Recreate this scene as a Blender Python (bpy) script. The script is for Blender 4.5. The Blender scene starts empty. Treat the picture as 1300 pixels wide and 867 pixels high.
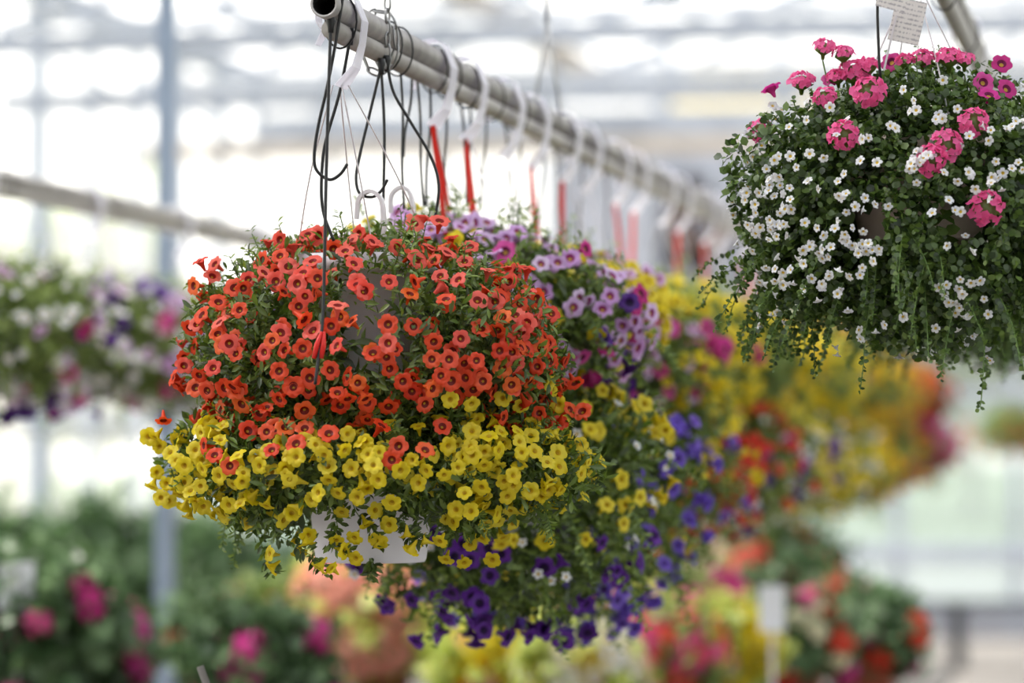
import bpy, math, random
import numpy as np
from mathutils import Vector, Matrix, Quaternion
random.seed(11); RNG = np.random.default_rng(11)
PI = math.pi
S = bpy.context.scene
COL = S.collection

# ------------------------------------------------------------------ camera
FPX = 4333.0                      # focal length in pixels of a 1300 px wide frame
YAW = math.atan(819 / FPX)        # the pipes run along +Y and vanish right of centre
PITCH = math.atan(124.5 / math.hypot(FPX, 819))
CAM = Vector((0, 0, 1.6))
camd = bpy.data.cameras.new('camera'); cam = bpy.data.objects.new('camera', camd); COL.objects.link(cam)
camd.sensor_width = 36; camd.lens = 36 * FPX / 1300
camd.clip_end = 500; camd.clip_start = 0.1
cam.location = CAM; cam.rotation_euler = (PI / 2 + PITCH, 0, YAW)
camd.dof.use_dof = True; camd.dof.focus_distance = 5.22; camd.dof.aperture_fstop = 2.15
camd.dof.aperture_blades = 0
S.camera = cam
_R = cam.rotation_euler.to_matrix()
RX, UP, FW = _R @ Vector((1, 0, 0)), _R @ Vector((0, 1, 0)), _R @ Vector((0, 0, -1))

def at(x, y, Z):                  # a pixel of the photograph at a depth of Z metres
    return CAM + FW * Z + RX * ((x - 650) / FPX * Z) + UP * ((433.5 - y) / FPX * Z)

# ------------------------------------------------------------------ sky, sun, exposure
w = bpy.data.worlds.new('sky'); S.world = w; w.use_nodes = True
nt = w.node_tree; nt.nodes.clear()
out = nt.nodes.new('ShaderNodeOutputWorld'); bg = nt.nodes.new('ShaderNodeBackground')
tc = nt.nodes.new('ShaderNodeTexCoord'); sep = nt.nodes.new('ShaderNodeSeparateXYZ'); rp = nt.nodes.new('ShaderNodeValToRGB')
nt.links.new(tc.outputs['Generated'], sep.inputs[0]); nt.links.new(sep.outputs['Z'], rp.inputs[0])
rp.color_ramp.elements[0].position = 0.0; rp.color_ramp.elements[0].color = (1.0, 0.95, 0.86, 1)
rp.color_ramp.elements[1].position = 0.35; rp.color_ramp.elements[1].color = (0.92, 0.96, 1.0, 1)
nt.links.new(rp.outputs[0], bg.inputs[0]); bg.inputs[1].default_value = 1.25
nt.links.new(bg.outputs[0], out.inputs[0])
sd = bpy.data.lights.new('sun', 'SUN'); sun = bpy.data.objects.new('sun', sd); COL.objects.link(sun)
sd.energy = 6.5; sd.angle = math.radians(6); sd.color = (1.0, 0.95, 0.86)
sun.rotation_euler = Vector((0.72, 0.12, -0.8)).to_track_quat('-Z', 'Y').to_euler()   # from the left, high up
S.view_settings.view_transform = 'Standard'; S.view_settings.look = 'None'
S.view_settings.exposure = 0.85; S.view_settings.gamma = 1.0; S.view_settings.use_curve_mapping = False
try:
    S.cycles.use_denoising = True; S.cycles.max_bounces = 7; S.cycles.diffuse_bounces = 4
    S.cycles.transparent_max_bounces = 14; S.cycles.transmission_bounces = 4
    S.cycles.sample_clamp_indirect = 6; S.cycles.caustics_reflective = False; S.cycles.caustics_refractive = False
except Exception:
    pass

# ------------------------------------------------------------------ materials
def lin(c):
    return tuple(((v / 255) / 12.92 if v / 255 <= 0.04045 else ((v / 255 + 0.055) / 1.055) ** 2.4) for v in c)

def newmat(name):
    m = bpy.data.materials.new(name); m.use_nodes = True
    n = m.node_tree; n.nodes.clear()
    o = n.nodes.new('ShaderNodeOutputMaterial')
    return m, n, o

def solid(name, c, rough=0.6, metal=0.0, noise=0.0, scale=20.0, spec=0.4):
    m, n, o = newmat(name)
    b = n.nodes.new('ShaderNodeBsdfPrincipled')
    b.inputs['Roughness'].default_value = rough; b.inputs['Metallic'].default_value = metal
    b.inputs['Specular IOR Level'].default_value = spec
    c = lin(c)
    if noise:
        tx = n.nodes.new('ShaderNodeTexNoise'); tx.inputs['Scale'].default_value = scale; tx.inputs['Detail'].default_value = 5
        tco = n.nodes.new('ShaderNodeTexCoord'); n.links.new(tco.outputs['Object'], tx.inputs['Vector'])
        r = n.nodes.new('ShaderNodeValToRGB')
        r.color_ramp.elements[0].position = 0.3; r.color_ramp.elements[1].position = 0.7
        r.color_ramp.elements[0].color = tuple(v * (1 - noise) for v in c) + (1,)
        r.color_ramp.elements[1].color = tuple(min(1, v * (1 + noise)) for v in c) + (1,)
        n.links.new(tx.outputs['Fac'], r.inputs[0]); n.links.new(r.outputs[0], b.inputs['Base Color'])
    else:
        b.inputs['Base Color'].default_value = c + (1,)
    n.links.new(b.outputs[0], o.inputs[0])
    return m

def leafy(name, cols, trans=0.35, source='attr', rough=0.45, gloss=0.06):
    """thin plant tissue: colour picked per leaf (attribute) or per flower (object), lets light through"""
    m, n, o = newmat(name)
    r = n.nodes.new('ShaderNodeValToRGB')
    while len(r.color_ramp.elements) < len(cols): r.color_ramp.elements.new(0.5)
    for i, c in enumerate(cols):
        r.color_ramp.elements[i].position = i / max(1, len(cols) - 1); r.color_ramp.elements[i].color = lin(c) + (1,)
    if source == 'attr':
        a = n.nodes.new('ShaderNodeAttribute'); a.attribute_name = 'rnd'; n.links.new(a.outputs['Fac'], r.inputs[0])
    else:
        a = n.nodes.new('ShaderNodeObjectInfo'); n.links.new(a.outputs['Random'], r.inputs[0])
    d = n.nodes.new('ShaderNodeBsdfDiffuse'); t = n.nodes.new('ShaderNodeBsdfTranslucent'); mx = n.nodes.new('ShaderNodeMixShader')
    mx.inputs[0].default_value = trans
    n.links.new(r.outputs[0], d.inputs[0]); n.links.new(r.outputs[0], t.inputs[0])
    n.links.new(d.outputs[0], mx.inputs[1]); n.links.new(t.outputs[0], mx.inputs[2])
    g = n.nodes.new('ShaderNodeBsdfGlossy'); g.inputs['Roughness'].default_value = rough
    mg = n.nodes.new('ShaderNodeMixShader'); mg.inputs[0].default_value = gloss
    n.links.new(mx.outputs[0], mg.inputs[1]); n.links.new(g.outputs[0], mg.inputs[2])
    n.links.new(mg.outputs[0], o.inputs[0])
    return m

def glass(name, tint=(1, 1, 1), trans=0.8, milk=0.15):
    m, n, o = newmat(name)
    t = n.nodes.new('ShaderNodeBsdfTransparent'); t.inputs[0].default_value = tint + (1,)
    l = n.nodes.new('ShaderNodeBsdfTranslucent'); l.inputs[0].default_value = tint + (1,)
    g = n.nodes.new('ShaderNodeBsdfGlossy'); g.inputs['Roughness'].default_value = 0.1
    a = n.nodes.new('ShaderNodeMixShader'); a.inputs[0].default_value = milk
    b = n.nodes.new('ShaderNodeMixShader'); b.inputs[0].default_value = 1 - trans - milk
    n.links.new(t.outputs[0], a.inputs[1]); n.links.new(l.outputs[0], a.inputs[2])
    n.links.new(a.outputs[0], b.inputs[1]); n.links.new(g.outputs[0], b.inputs[2]); n.links.new(b.outputs[0], o.inputs[0])
    return m

def film(name, c, alpha):          # thin cloudy plastic
    m, n, o = newmat(name)
    b = n.nodes.new('ShaderNodeBsdfPrincipled'); b.inputs['Base Color'].default_value = lin(c) + (1,)
    b.inputs['Roughness'].default_value = 0.3
    l = n.nodes.new('ShaderNodeBsdfTranslucent'); l.inputs[0].default_value = lin(c) + (1,)
    t = n.nodes.new('ShaderNodeBsdfTransparent')
    a = n.nodes.new('ShaderNodeMixShader'); a.inputs[0].default_value = 0.5
    k = n.nodes.new('ShaderNodeMixShader'); k.inputs[0].default_value = alpha
    n.links.new(b.outputs[0], a.inputs[1]); n.links.new(l.outputs[0], a.inputs[2])
    n.links.new(t.outputs[0], k.inputs[1]); n.links.new(a.outputs[0], k.inputs[2]); n.links.new(k.outputs[0], o.inputs[0])
    return m

def paper_mat():
    m, n, o = newmat('written_paper')
    b = n.nodes.new('ShaderNodeBsdfPrincipled'); b.inputs['Roughness'].default_value = 0.7
    tco = n.nodes.new('ShaderNodeTexCoord')
    wv = n.nodes.new('ShaderNodeTexWave'); wv.wave_type = 'BANDS'; wv.bands_direction = 'Z'
    wv.inputs['Scale'].default_value = 42; wv.inputs['Distortion'].default_value = 3.0; wv.inputs['Detail Scale'].default_value = 60
    mp = n.nodes.new('ShaderNodeMapping'); mp.inputs['Scale'].default_value = (260, 260, 60)
    ns = n.nodes.new('ShaderNodeTexNoise'); ns.inputs['Scale'].default_value = 1.0
    mul = n.nodes.new('ShaderNodeMath'); mul.operation = 'MULTIPLY'
    r = n.nodes.new('ShaderNodeValToRGB')
    r.color_ramp.elements[0].position = 0.36; r.color_ramp.elements[0].color = lin((226, 219, 216)) + (1,)
    r.color_ramp.elements[1].position = 0.5; r.color_ramp.elements[1].color = lin((170, 164, 168)) + (1,)
    n.links.new(tco.outputs['Object'], wv.inputs['Vector']); n.links.new(tco.outputs['Object'], mp.inputs[0]); n.links.new(mp.outputs[0], ns.inputs['Vector'])
    n.links.new(wv.outputs['Fac'], mul.inputs[0]); n.links.new(ns.outputs['Fac'], mul.inputs[1])
    n.links.new(mul.outputs[0], r.inputs[0]); n.links.new(r.outputs[0], b.inputs['Base Color']); n.links.new(b.outputs[0], o.inputs[0])
    return m

M = dict(
    steel=solid('galvanised_steel', (166, 162, 160), 0.42, 0.5, 0.18, 30),
    water=solid('grey_water_pipe', (158, 153, 148), 0.5, 0.2, 0.12, 25),
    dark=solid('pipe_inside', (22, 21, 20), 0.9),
    black=solid('black_polythene', (30, 30, 31), 0.4),
    chain=solid('zinc_chain', (150, 150, 150), 0.3, 0.9),
    red=solid('red_plastic', (214, 40, 34), 0.35),
    white=solid('white_plastic_pot', (226, 224, 232), 0.4, 0, 0.03, 8),
    peach=solid('peach_plastic_pot', (226, 204, 192), 0.45, 0, 0.03, 8),
    terra=solid('terracotta_pot', (150, 82, 58), 0.7, 0, 0.1, 10),
    soil=solid('potting_soil', (60, 46, 36), 0.95, 0, 0.3, 60),
    strap=film('cloudy_white_plastic', (240, 238, 246), 0.85),
    wire=solid('white_hanger_wire', (214, 208, 212), 0.4),
    wirered=film('red_hanger_strand', (226, 62, 48), 0.9),
    post=solid('blue_grey_post', (124, 138, 158), 0.5, 0.1, 0.06, 4),
    frame=solid('pale_aluminium_frame', (172, 178, 190), 0.5, 0.1, 0.05, 3),
    beam=solid('grey_roof_beam', (150, 156, 168), 0.5, 0.1, 0.05, 3),
    tan=solid('tan_roof_beam', (174, 164, 154), 0.6, 0, 0.08, 3),
    panel=solid('grey_wall_panel', (168, 170, 180), 0.6, 0, 0.05, 2),
    louvre=solid('dark_louvre', (92, 90, 98), 0.5, 0.2),
    brown=solid('brown_box', (120, 88, 62), 0.7, 0, 0.1, 4),
    floor=solid('concrete_floor', (128, 122, 117), 0.8, 0, 0.12, 1.5),
    bench=solid('grey_bench_wood', (112, 108, 104), 0.8, 0, 0.15, 6),
    benchdark=solid('dark_bench_metal', (52, 54, 58), 0.5, 0.3),
    card=solid('white_card', (236, 238, 244), 0.6),
    paper=paper_mat(),
    lawn=solid('outside_lawn', (84, 98, 72), 0.9, 0, 0.2, 0.3),
    render=solid('cream_outside_wall', (236, 226, 204), 0.9, 0, 0.05, 0.5),
    glass=glass('clear_glass', (1, 1, 1), 0.82, 0.14),
    glassw=glass('warm_glass', (1.0, 0.93, 0.74), 0.74, 0.24),
    glassdim=glass('added_dimming_glass', (0.66, 0.67, 0.69), 0.5, 0.46),  # dim tint added to unseen roof panes to keep sun off the near row
    path=solid('outside_path', (112, 112, 114), 0.9, 0, 0.1, 0.5),
    glassg=glass('hazy_glass', (0.94, 0.97, 0.96), 0.62, 0.32),
    stem=solid('green_stem', (96, 122, 62), 0.6),
    leaf=leafy('small_green_leaf', [(48, 66, 22), (84, 108, 36), (114, 138, 50), (156, 174, 86)], 0.35),
    leafpale=leafy('grey_green_leaf', [(72, 92, 40), (112, 134, 58), (142, 162, 78), (180, 194, 116)], 0.35),
    leafbac=leafy('round_green_leaf', [(38, 58, 22), (68, 94, 34), (98, 124, 48), (140, 160, 84)], 0.35),
    leaflime=leafy('lime_leaf', [(160, 184, 60), (190, 206, 90), (212, 220, 120), (230, 232, 160)], 0.45),
    leafdeep=leafy('deep_green_leaf', [(52, 78, 46), (74, 104, 64), (98, 130, 82), (128, 156, 108)], 0.3),
    leafrust=leafy('rusty_leaf', [(90, 52, 30), (130, 72, 40), (120, 96, 50), (90, 100, 50)], 0.3),
)
FL = {}
def flower_mats(key, petals, throat, eye):
    FL[key] = [leafy(key + '_petal', petals, 0.36, 'obj', gloss=0.03), leafy(key + '_throat', [throat, throat], 0.3, 'obj', gloss=0.02),
               leafy(key + '_eye', [eye, eye], 0.2, 'obj', gloss=0.02)]
flower_mats('orange', [(222, 58, 24), (230, 76, 32), (232, 84, 50), (240, 112, 44)], (112, 20, 10), (176, 132, 24))
flower_mats('coral', [(234, 86, 70), (240, 106, 92), (230, 72, 54), (242, 122, 104)], (128, 22, 14), (186, 150, 30))
flower_mats('yellow', [(224, 202, 22), (230, 210, 36), (214, 190, 16), (236, 218, 60)], (200, 166, 12), (168, 132, 10))
flower_mats('gold', [(228, 190, 20), (234, 202, 40), (222, 172, 20)], (196, 130, 12), (150, 100, 10))
flower_mats('lilac', [(216, 178, 228), (228, 200, 238), (206, 156, 216), (234, 214, 240)], (150, 40, 110), (206, 170, 60))
flower_mats('violet', [(102, 72, 190), (120, 88, 206), (84, 52, 168), (140, 108, 214)], (60, 24, 110), (60, 30, 90))
flower_mats('purple', [(84, 32, 140), (104, 42, 158), (70, 26, 116)], (46, 12, 74), (40, 16, 60))
flower_mats('magenta', [(200, 40, 140), (216, 60, 152), (186, 28, 120), (222, 84, 168)], (110, 10, 70), (190, 150, 60))
flower_mats('pink', [(236, 96, 160), (240, 116, 172), (232, 80, 146)], (216, 66, 126), (236, 160, 190))
flower_mats('hotpink', [(242, 92, 156), (244, 110, 170), (236, 76, 142)], (210, 54, 116), (206, 60, 120))
flower_mats('white', [(236, 236, 240), (244, 243, 244), (226, 228, 236)], (226, 226, 214), (218, 178, 50))
flower_mats('red', [(214, 44, 26), (222, 60, 34), (204, 34, 24)], (140, 20, 12), (190, 150, 30))
flower_mats('salmon', [(246, 176, 158), (248, 192, 176), (240, 152, 132)], (230, 130, 110), (226, 140, 90))
flower_mats('cream', [(244, 236, 196), (248, 242, 216)], (230, 214, 140), (216, 190, 80))
flower_mats('rust', [(196, 84, 36), (206, 104, 44), (186, 66, 36)], (120, 40, 20), (180, 140, 40))

# ------------------------------------------------------------------ mesh building
class MB:
    def __init__(s): s.V = []; s.T = []; s.I = []; s.A = []; s.n = 0
    def add(s, V, T, mi=0, rnd=0.5):
        V = np.asarray(V, float).reshape(-1, 3); T = np.asarray(T, int).reshape(-1, 3)
        s.V.append(V); s.T.append(T + s.n); s.n += len(V)
        s.I.append(np.full(len(T), mi) if np.isscalar(mi) else np.asarray(mi))
        s.A.append(np.full(len(V), rnd) if np.isscalar(rnd) else np.asarray(rnd))
        return s
    def box(s, c, d, mi=0, rot=None, bev=0.0):
        x, y, z = d[0] / 2, d[1] / 2, d[2] / 2
        v = np.array([(a * x, b * y, e * z) for a in (-1, 1) for b in (-1, 1) for e in (-1, 1)])
        if rot is not None: v = v @ np.array(rot).T
        f = [(0, 1, 3), (0, 3, 2), (4, 6, 7), (4, 7, 5), (0, 4, 5), (0, 5, 1), (2, 3, 7), (2, 7, 6), (0, 2, 6), (0, 6, 4), (1, 5, 7), (1, 7, 3)]
        return s.add(v + np.array(c), f, mi)
    def bar(s, a, b, wd, ht, mi=0):                      # a box-section bar from a to b
        a, b = Vector(a), Vector(b); d = b - a
        q = d.to_track_quat('Y', 'Z').to_matrix()
        return s.box((a + b) / 2, (wd, d.length, ht), mi, q)
    def tube(s, pts, r, n=8, mi=0, caps=True, closed=False):
        P = np.array([tuple(p) for p in pts]); m = len(P)
        r = np.full(m, r) if np.isscalar(r) else np.asarray(r)
        if closed: t = np.roll(P, -1, 0) - np.roll(P, 1, 0)
        else: t = np.gradient(P, axis=0)
        t /= np.linalg.norm(t, axis=1)[:, None] + 1e-12
        ref = np.array((0.31, 0.17, 0.93)) if abs(t[:, 2]).mean() < 0.8 else np.array((0.93, 0.31, 0.1))
        u = np.cross(t, ref); u /= np.linalg.norm(u, axis=1)[:, None]; v = np.cross(t, u)
        a = np.arange(n) * 2 * PI / n
        V = P[:, None] + r[:, None, None] * (np.cos(a)[None, :, None] * u[:, None] + np.sin(a)[None, :, None] * v[:, None])
        T = []
        for i in range(m if closed else m - 1):
            i2 = (i + 1) % m
            for k in range(n):
                k2 = (k + 1) % n
                A, B, C, D = i * n + k, i * n + k2, i2 * n + k2, i2 * n + k
                T += [(A, B, C), (A, C, D)]
        V = V.reshape(-1, 3)
        if caps and not closed:
            V = np.vstack([V, P[0], P[-1]])
            for k in range(n):
                k2 = (k + 1) % n
                T += [(m * n, k2, k), (m * n + 1, (m - 1) * n + k, (m - 1) * n + k2)]
        return s.add(V, T, mi)
    def lathe(s, prof, n=32, mi=0, c=(0, 0, 0)):
        a = np.arange(n) * 2 * PI / n
        V = np.array([(r * math.cos(t), r * math.sin(t), z) for r, z in prof for t in a]) + np.array(c)
        T = []
        for i in range(len(prof) - 1):
            for k in range(n):
                k2 = (k + 1) % n
                A, B, C, D = i * n + k, i * n + k2, (i + 1) * n + k2, (i + 1) * n + k
                T += [(A, B, C), (A, C, D)]
        return s.add(V, T, mi)
    def ribbon(s, pts, side, wid, thick=0.0012, mi=0):   # flat strip of given widths, with thickness
        P = np.array([tuple(p) for p in pts]); m = len(P); side = np.array(side)
        side = np.broadcast_to(side, P.shape); wid = np.broadcast_to(np.asarray(wid, float), (m,))
        t = np.gradient(P, axis=0); nrm = np.cross(t, side); nrm /= np.linalg.norm(nrm, axis=1)[:, None] + 1e-12
        h = side * (wid / 2)[:, None]; k = nrm * thick / 2
        V = np.stack([P - h - k, P + h - k, P + h + k, P - h + k], 1).reshape(-1, 3)
        T = []
        for i in range(m - 1):
            for q in range(4):
                q2 = (q + 1) % 4
                A, B, C, D = i * 4 + q, i * 4 + q2, i * 4 + 4 + q2, i * 4 + 4 + q
                T += [(A, B, C), (A, C, D)]
        T += [(0, 2, 1), (0, 3, 2)]; e = (m - 1) * 4; T += [(e, e + 1, e + 2), (e, e + 2, e + 3)]
        return s.add(V, T, mi)
    def mesh(s, name, mats, smooth=True):
        V = np.vstack(s.V); T = np.vstack(s.T); I = np.concatenate(s.I); A = np.concatenate(s.A)
        me = bpy.data.meshes.new(name)
        me.vertices.add(len(V)); me.vertices.foreach_set('co', V.astype(np.float32).ravel())
        me.loops.add(len(T) * 3); me.loops.foreach_set('vertex_index', T.astype(np.int32).ravel())
        me.polygons.add(len(T)); me.polygons.foreach_set('loop_start', np.arange(0, len(T) * 3, 3, dtype=np.int32))
        me.polygons.foreach_set('material_index', I.astype(np.int32))
        me.polygons.foreach_set('use_smooth', np.full(len(T), smooth))
        at_ = me.attributes.new('rnd', 'FLOAT', 'POINT'); at_.data.foreach_set('value', A.astype(np.float32))
        for m in (mats if isinstance(mats, (list, tuple)) else [mats]): me.materials.append(m)
        me.update(calc_edges=True)
        return me
    def obj(s, name, mats, parent=None, loc=None, smooth=True):
        return put(name, s.mesh(name, mats, smooth), parent, loc)

def put(name, me, parent=None, loc=None):
    o = bpy.data.objects.new(name, me); COL.objects.link(o)
    if parent is not None: o.parent = parent
    if loc is not None: o.location = loc
    return o

def thing(name, label, cat, loc=(0, 0, 0), group=None):
    o = bpy.data.objects.new(name, None); COL.objects.link(o); o.location = loc; o.empty_display_size = 0.1
    o['label'] = label; o['category'] = cat
    if group: o['group'] = group
    return o

def struct(name, loc=(0, 0, 0), me=None, label=None):
    o = bpy.data.objects.new(name, me); COL.objects.link(o); o.location = loc; o['kind'] = 'structure'
    if label: o['label'] = label
    return o

def smoothpts(P, k=6):                                    # Catmull-Rom through points
    P = [Vector(p) for p in P]; Q = [P[0] * 2 - P[1]] + P + [P[-1] * 2 - P[-2]]; out_ = []
    for i in range(1, len(Q) - 2):
        for j in range(k):
            t = j / k
            a, b, c, d = Q[i - 1], Q[i], Q[i + 1], Q[i + 2]
            out_.append(0.5 * ((2 * b) + (c - a) * t + (2 * a - 5 * b + 4 * c - d) * t * t + (3 * b - a - 3 * c + d) * t ** 3))
    out_.append(P[-1]); return out_

# ------------------------------------------------------------------ the glasshouse
Y_END, X_L, X_R, H_E, H_R = 27.6, -7.4, 3.0, 4.6, 6.0
X_G = -4.5                                               # gutter between the two roofs
def roof_z(x):
    a, b = (X_L, X_G) if x < X_G else (X_G, X_R)
    m_ = (a + b) / 2
    return H_E + (H_R - H_E) * (1 - abs(x - m_) / ((b - a) / 2))

fl = MB(); fl.box((-2.2, 10.6, -0.05), (10.6, 34.2, 0.1)); struct('floor', (0, 0, 0), fl.mesh('floor', M['floor'], False), 'pale concrete glasshouse floor')
gr = MB(); gr.box((0, 95, -0.16), (240, 230, 0.1)); struct('ground', (0, 0, 0), gr.mesh('ground', M['lawn'], False), 'pale lawn outside the glass')

pt = MB(); pt.box((0, 42, -0.1), (120, 13, 0.06)); struct('path', (0, 0, 0), pt.mesh('path', M['path'], False), 'grey path across the lawn outside')

def quad_pane(pts, nrm, t=0.006):
    P = np.array([tuple(p) for p in pts]); n_ = np.array(nrm) * t / 2
    V = np.vstack([P - n_, P + n_]); k = len(P); T = []
    for i in range(1, k - 1): T += [(0, i, i + 1), (k, k + i + 1, k + i)]
    for i in range(k):
        j = (i + 1) % k; T += [(i, k + i, k + j), (i, k + j, j)]
    b = MB(); b.add(V, T); return b

# end wall
we = struct('wall_back', (0, Y_END, 0), None, 'glazed end wall of the glasshouse')
def end_x(px): return (at(px, 558, 28).x - CAM.x) / (at(px, 558, 28).y) * Y_END
m0 = end_x(1140); step = 0.94
cols = sorted([m0 + step * i for i in range(-12, 12) if X_L + 0.3 < m0 + step * i < X_R - 0.3])
xs = [X_L] + cols + [X_R]
rails = [0.0, 0.24, 0.68, 1.95, 3.0, 4.17, H_E]
lou0, lou1 = end_x(738), end_x(935)
for x in xs:
    MB().box((x, 0, roof_z(x) / 2), (0.075, 0.1, roof_z(x))).obj('mullion', M['frame'], we, smooth=False)
for z, h in ((0.24, 0.1), (0.68, 0.13), (1.95, 0.07), (3.0, 0.08), (4.17, 0.22), (H_E, 0.1)):
    MB().box(((X_L + X_R) / 2, -0.03, z), (X_R - X_L, 0.12, h)).obj('rail', M['beam'] if z in (0.24, 4.17, H_E) else M['frame'], we, smooth=False)
for a, b in zip(xs[:-1], xs[1:]):
    for z0, z1 in zip(rails[:-1], rails[1:]):
        solidpane = lou0 - 0.3 < (a + b) / 2 < lou1 + 0.2 and 1.9 <= z0 < 4
        mt = M['panel'] if solidpane or z1 <= 0.25 else (M['glassg'] if z1 < 2 else (M['glassw'] if z0 > 4 and a > end_x(800) else M['glass']))
        quad_pane([(a, 0, z0), (b, 0, z0), (b, 0, z1), (a, 0, z1)], (0, 1, 0), 0.03 if mt is M['panel'] else 0.006).obj('wall_panel' if mt is M['panel'] else 'pane', mt, we, smooth=False)
    mid = [(X_L + X_G) / 2, X_G, (X_G + X_R) / 2]
    top = [(x, 0, roof_z(x)) for x in [b] + [q for q in sorted(mid, reverse=True) if a < q < b] + [a]]
    zz = H_E + 0.01
    pts = [(a, 0, zz), (b, 0, zz)] + [p for p in top if p[2] > zz + 0.02]
    if len(pts) > 2:
        quad_pane(pts, (0, 1, 0)).obj('gable_pane', M['glass'], we, smooth=False)
# side walls
for nm, X, lab in (('wall_left', X_L, 'long glazed side wall on the left'), ('wall_right', X_R, 'glazed side wall right of the view')):
    wl = struct(nm, (X, 0, 0), None, lab)
    ys = [5 + 1.13 * i for i in range(-10, 21)]
    for i, y in enumerate(ys):
        wd = 0.16 if i % 4 == 1 else 0.06
        MB().box((0, y, H_E / 2), (0.1, wd, H_E)).obj('mullion', M['post'] if i % 4 == 1 else M['frame'], wl, smooth=False)
    for z, h in ((0.5, 0.12), (1.7, 0.06), (2.75, 0.07), (H_E, 0.18)):
        MB().box((0.02, (ys[0] + ys[-1]) / 2, z), (0.1, ys[-1] - ys[0], h)).obj('rail', M['tan'] if z == 2.75 else M['frame'], wl, smooth=False)
    for y0, y1 in zip(ys[:-1], ys[1:]):
        for z0, z1 in ((0, 0.5), (0.5, 1.7), (1.7, 2.75), (2.75, H_E)):
            quad_pane([(0, y0, z0), (0, y1, z0), (0, y1, z1), (0, y0, z1)], (1, 0, 0)).obj('pane', M['panel'] if z1 == 0.5 else M['glass'], wl, smooth=False)
wf = struct('wall_front_blocker', (0, -6.4, 0), None, 'unseen dark wall added behind the view to cut front light')  # added wall, never in view, holds back fill light from behind the camera
MB().box(((X_L + X_R) / 2, 0, H_R / 2), (X_R - X_L + 0.2, 0.2, H_R)).obj('wall_panel', M['bench'], wf, smooth=False)
# roof: two gables
rf = struct('ceiling', (0, 0, 0), None, 'glazed double gable roof')
rys = [5 + 1.13 * 2 * i for i in range(-5, 11)]
for a, b in ((X_L, X_G), (X_G, X_R)):
    m_ = (a + b) / 2
    for y in rys:
        for x0 in (a, b):
            MB().bar((x0, y, H_E), (m_, y, H_R), 0.05, 0.08).obj('rafter', M['beam'], rf, smooth=False)
    for k in range(5):
        f = k / 4
        for x0 in ((a, b) if k < 4 else (a,)):
            x = x0 + (m_ - x0) * f; z = H_E + (H_R - H_E) * f
            MB().bar((x, rys[0], z), (x, rys[-1], z), 0.06, 0.07).obj('purlin', M['frame'], rf, smooth=False)
    for y0, y1 in zip(rys[:-1], rys[1:]):
        for x0 in (a, b):
            for f0, f1 in ((0, 0.5), (0.5, 1)):
                p = lambda f, y: (x0 + (m_ - x0) * f, y, H_E + (H_R - H_E) * f + 0.05)
                quad_pane([p(f0, y0), p(f0, y1), p(f1, y1), p(f1, y0)], (0, 0, 1)).obj('roof_pane', M['glassdim'] if y0 < 7.2 else M['glass'], rf, smooth=False)  # near panes, out of view, are dimmed to shade the near baskets
MB().box((X_G, (rys[0] + rys[-1]) / 2, H_E - 0.06), (0.13, rys[-1] - rys[0], 0.13)).obj('gutter', M['tan'], rf, smooth=False)
# cross trusses under the roof
for i, (y, z, mt, h) in enumerate(((18.4, 3.82, 'beam', 0.12), (21.2, 3.78, 'beam', 0.13), (24.4, 3.72, 'tan', 0.12))):
    t = struct('trim_%d' % (i + 1), (0, y, 0), None, 'horizontal cross truss under the roof')
    MB().box(((X_L + X_R) / 2, 0, z), (X_R - X_L, 0.08, h)).obj('lower_chord', M[mt], t, smooth=False)
    MB().box(((X_L + X_R) / 2, 0, z + 0.52), (X_R - X_L, 0.06, 0.06)).obj('upper_chord', M['frame'], t, smooth=False)
    n_ = 12; dx = (X_R - X_L) / n_
    for k in range(n_):
        x = X_L + dx * k
        MB().bar((x, 0, z + (0 if k % 2 else 0.52)), (x + dx, 0, z + (0.52 if k % 2 else 0)), 0.035, 0.035).obj('brace', M['frame'], t, smooth=False)
# post carrying the gutter
p = at(210, 558, 11.3)
pb = thing('steel_post', 'blue-grey square steel post rising from the tall green plants', 'post', (p.x, p.y, 0))
MB().box((0, 0, roof_z(p.x) / 2), (0.056, 0.056, roof_z(p.x))).obj('shaft', M['post'], pb, smooth=False)
MB().box((0, 0, 0.01), (0.16, 0.16, 0.02)).obj('base_plate', M['post'], pb, smooth=False)
# louvred vent and box on the end wall
vx0, vx1 = end_x(838), end_x(908); vz0, vz1 = 2.55, 3.2+0.65
vt = thing('louvred_vent', 'dark louvred vent set in the grey end wall panel', 'vent', ((vx0 + vx1) / 2, Y_END - 0.12, vz0 + 0.35))
vw = vx1 - vx0; vh = 0.86
MB().box((0, 0.03, vh / 2), (vw, 0.03, vh)).obj('backing', M['louvre'], vt, smooth=False)
for k in range(7):
    MB().box((0, -0.02, 0.06 + k * 0.125), (vw - 0.04, 0.09, 0.012), 0, Matrix.Rotation(0.6, 3, 'X')).obj('slat', M['louvre'], vt, smooth=False)
for sx in (-1, 1): MB().box((sx * (vw / 2 + 0.03), -0.01, vh / 2), (0.08, 0.08, vh + 0.1)).obj('frame', M['frame'], vt, smooth=False)
for sz in (0, 1): MB().box((0, -0.01, sz * vh), (vw, 0.08, 0.05)).obj('frame', M['frame'], vt, smooth=False)
bxp = at(880, 285, 27)
bx = thing('heater_box', 'brown box mounted below the dark louvred vent', 'box', (bxp.x, Y_END - 0.3, bxp.z - 0.15))
MB().box((0, 0, 0.15), (0.36, 0.3, 0.3)).obj('casing', M['brown'], bx, smooth=False)
MB().box((0, -0.16, 0.15), (0.26, 0.02, 0.2)).obj('front_grille', M['louvre'], bx, smooth=False)
MB().box((0, 0.18, 0.15), (0.1, 0.12, 0.1)).obj('bracket', M['beam'], bx, smooth=False)
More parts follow.
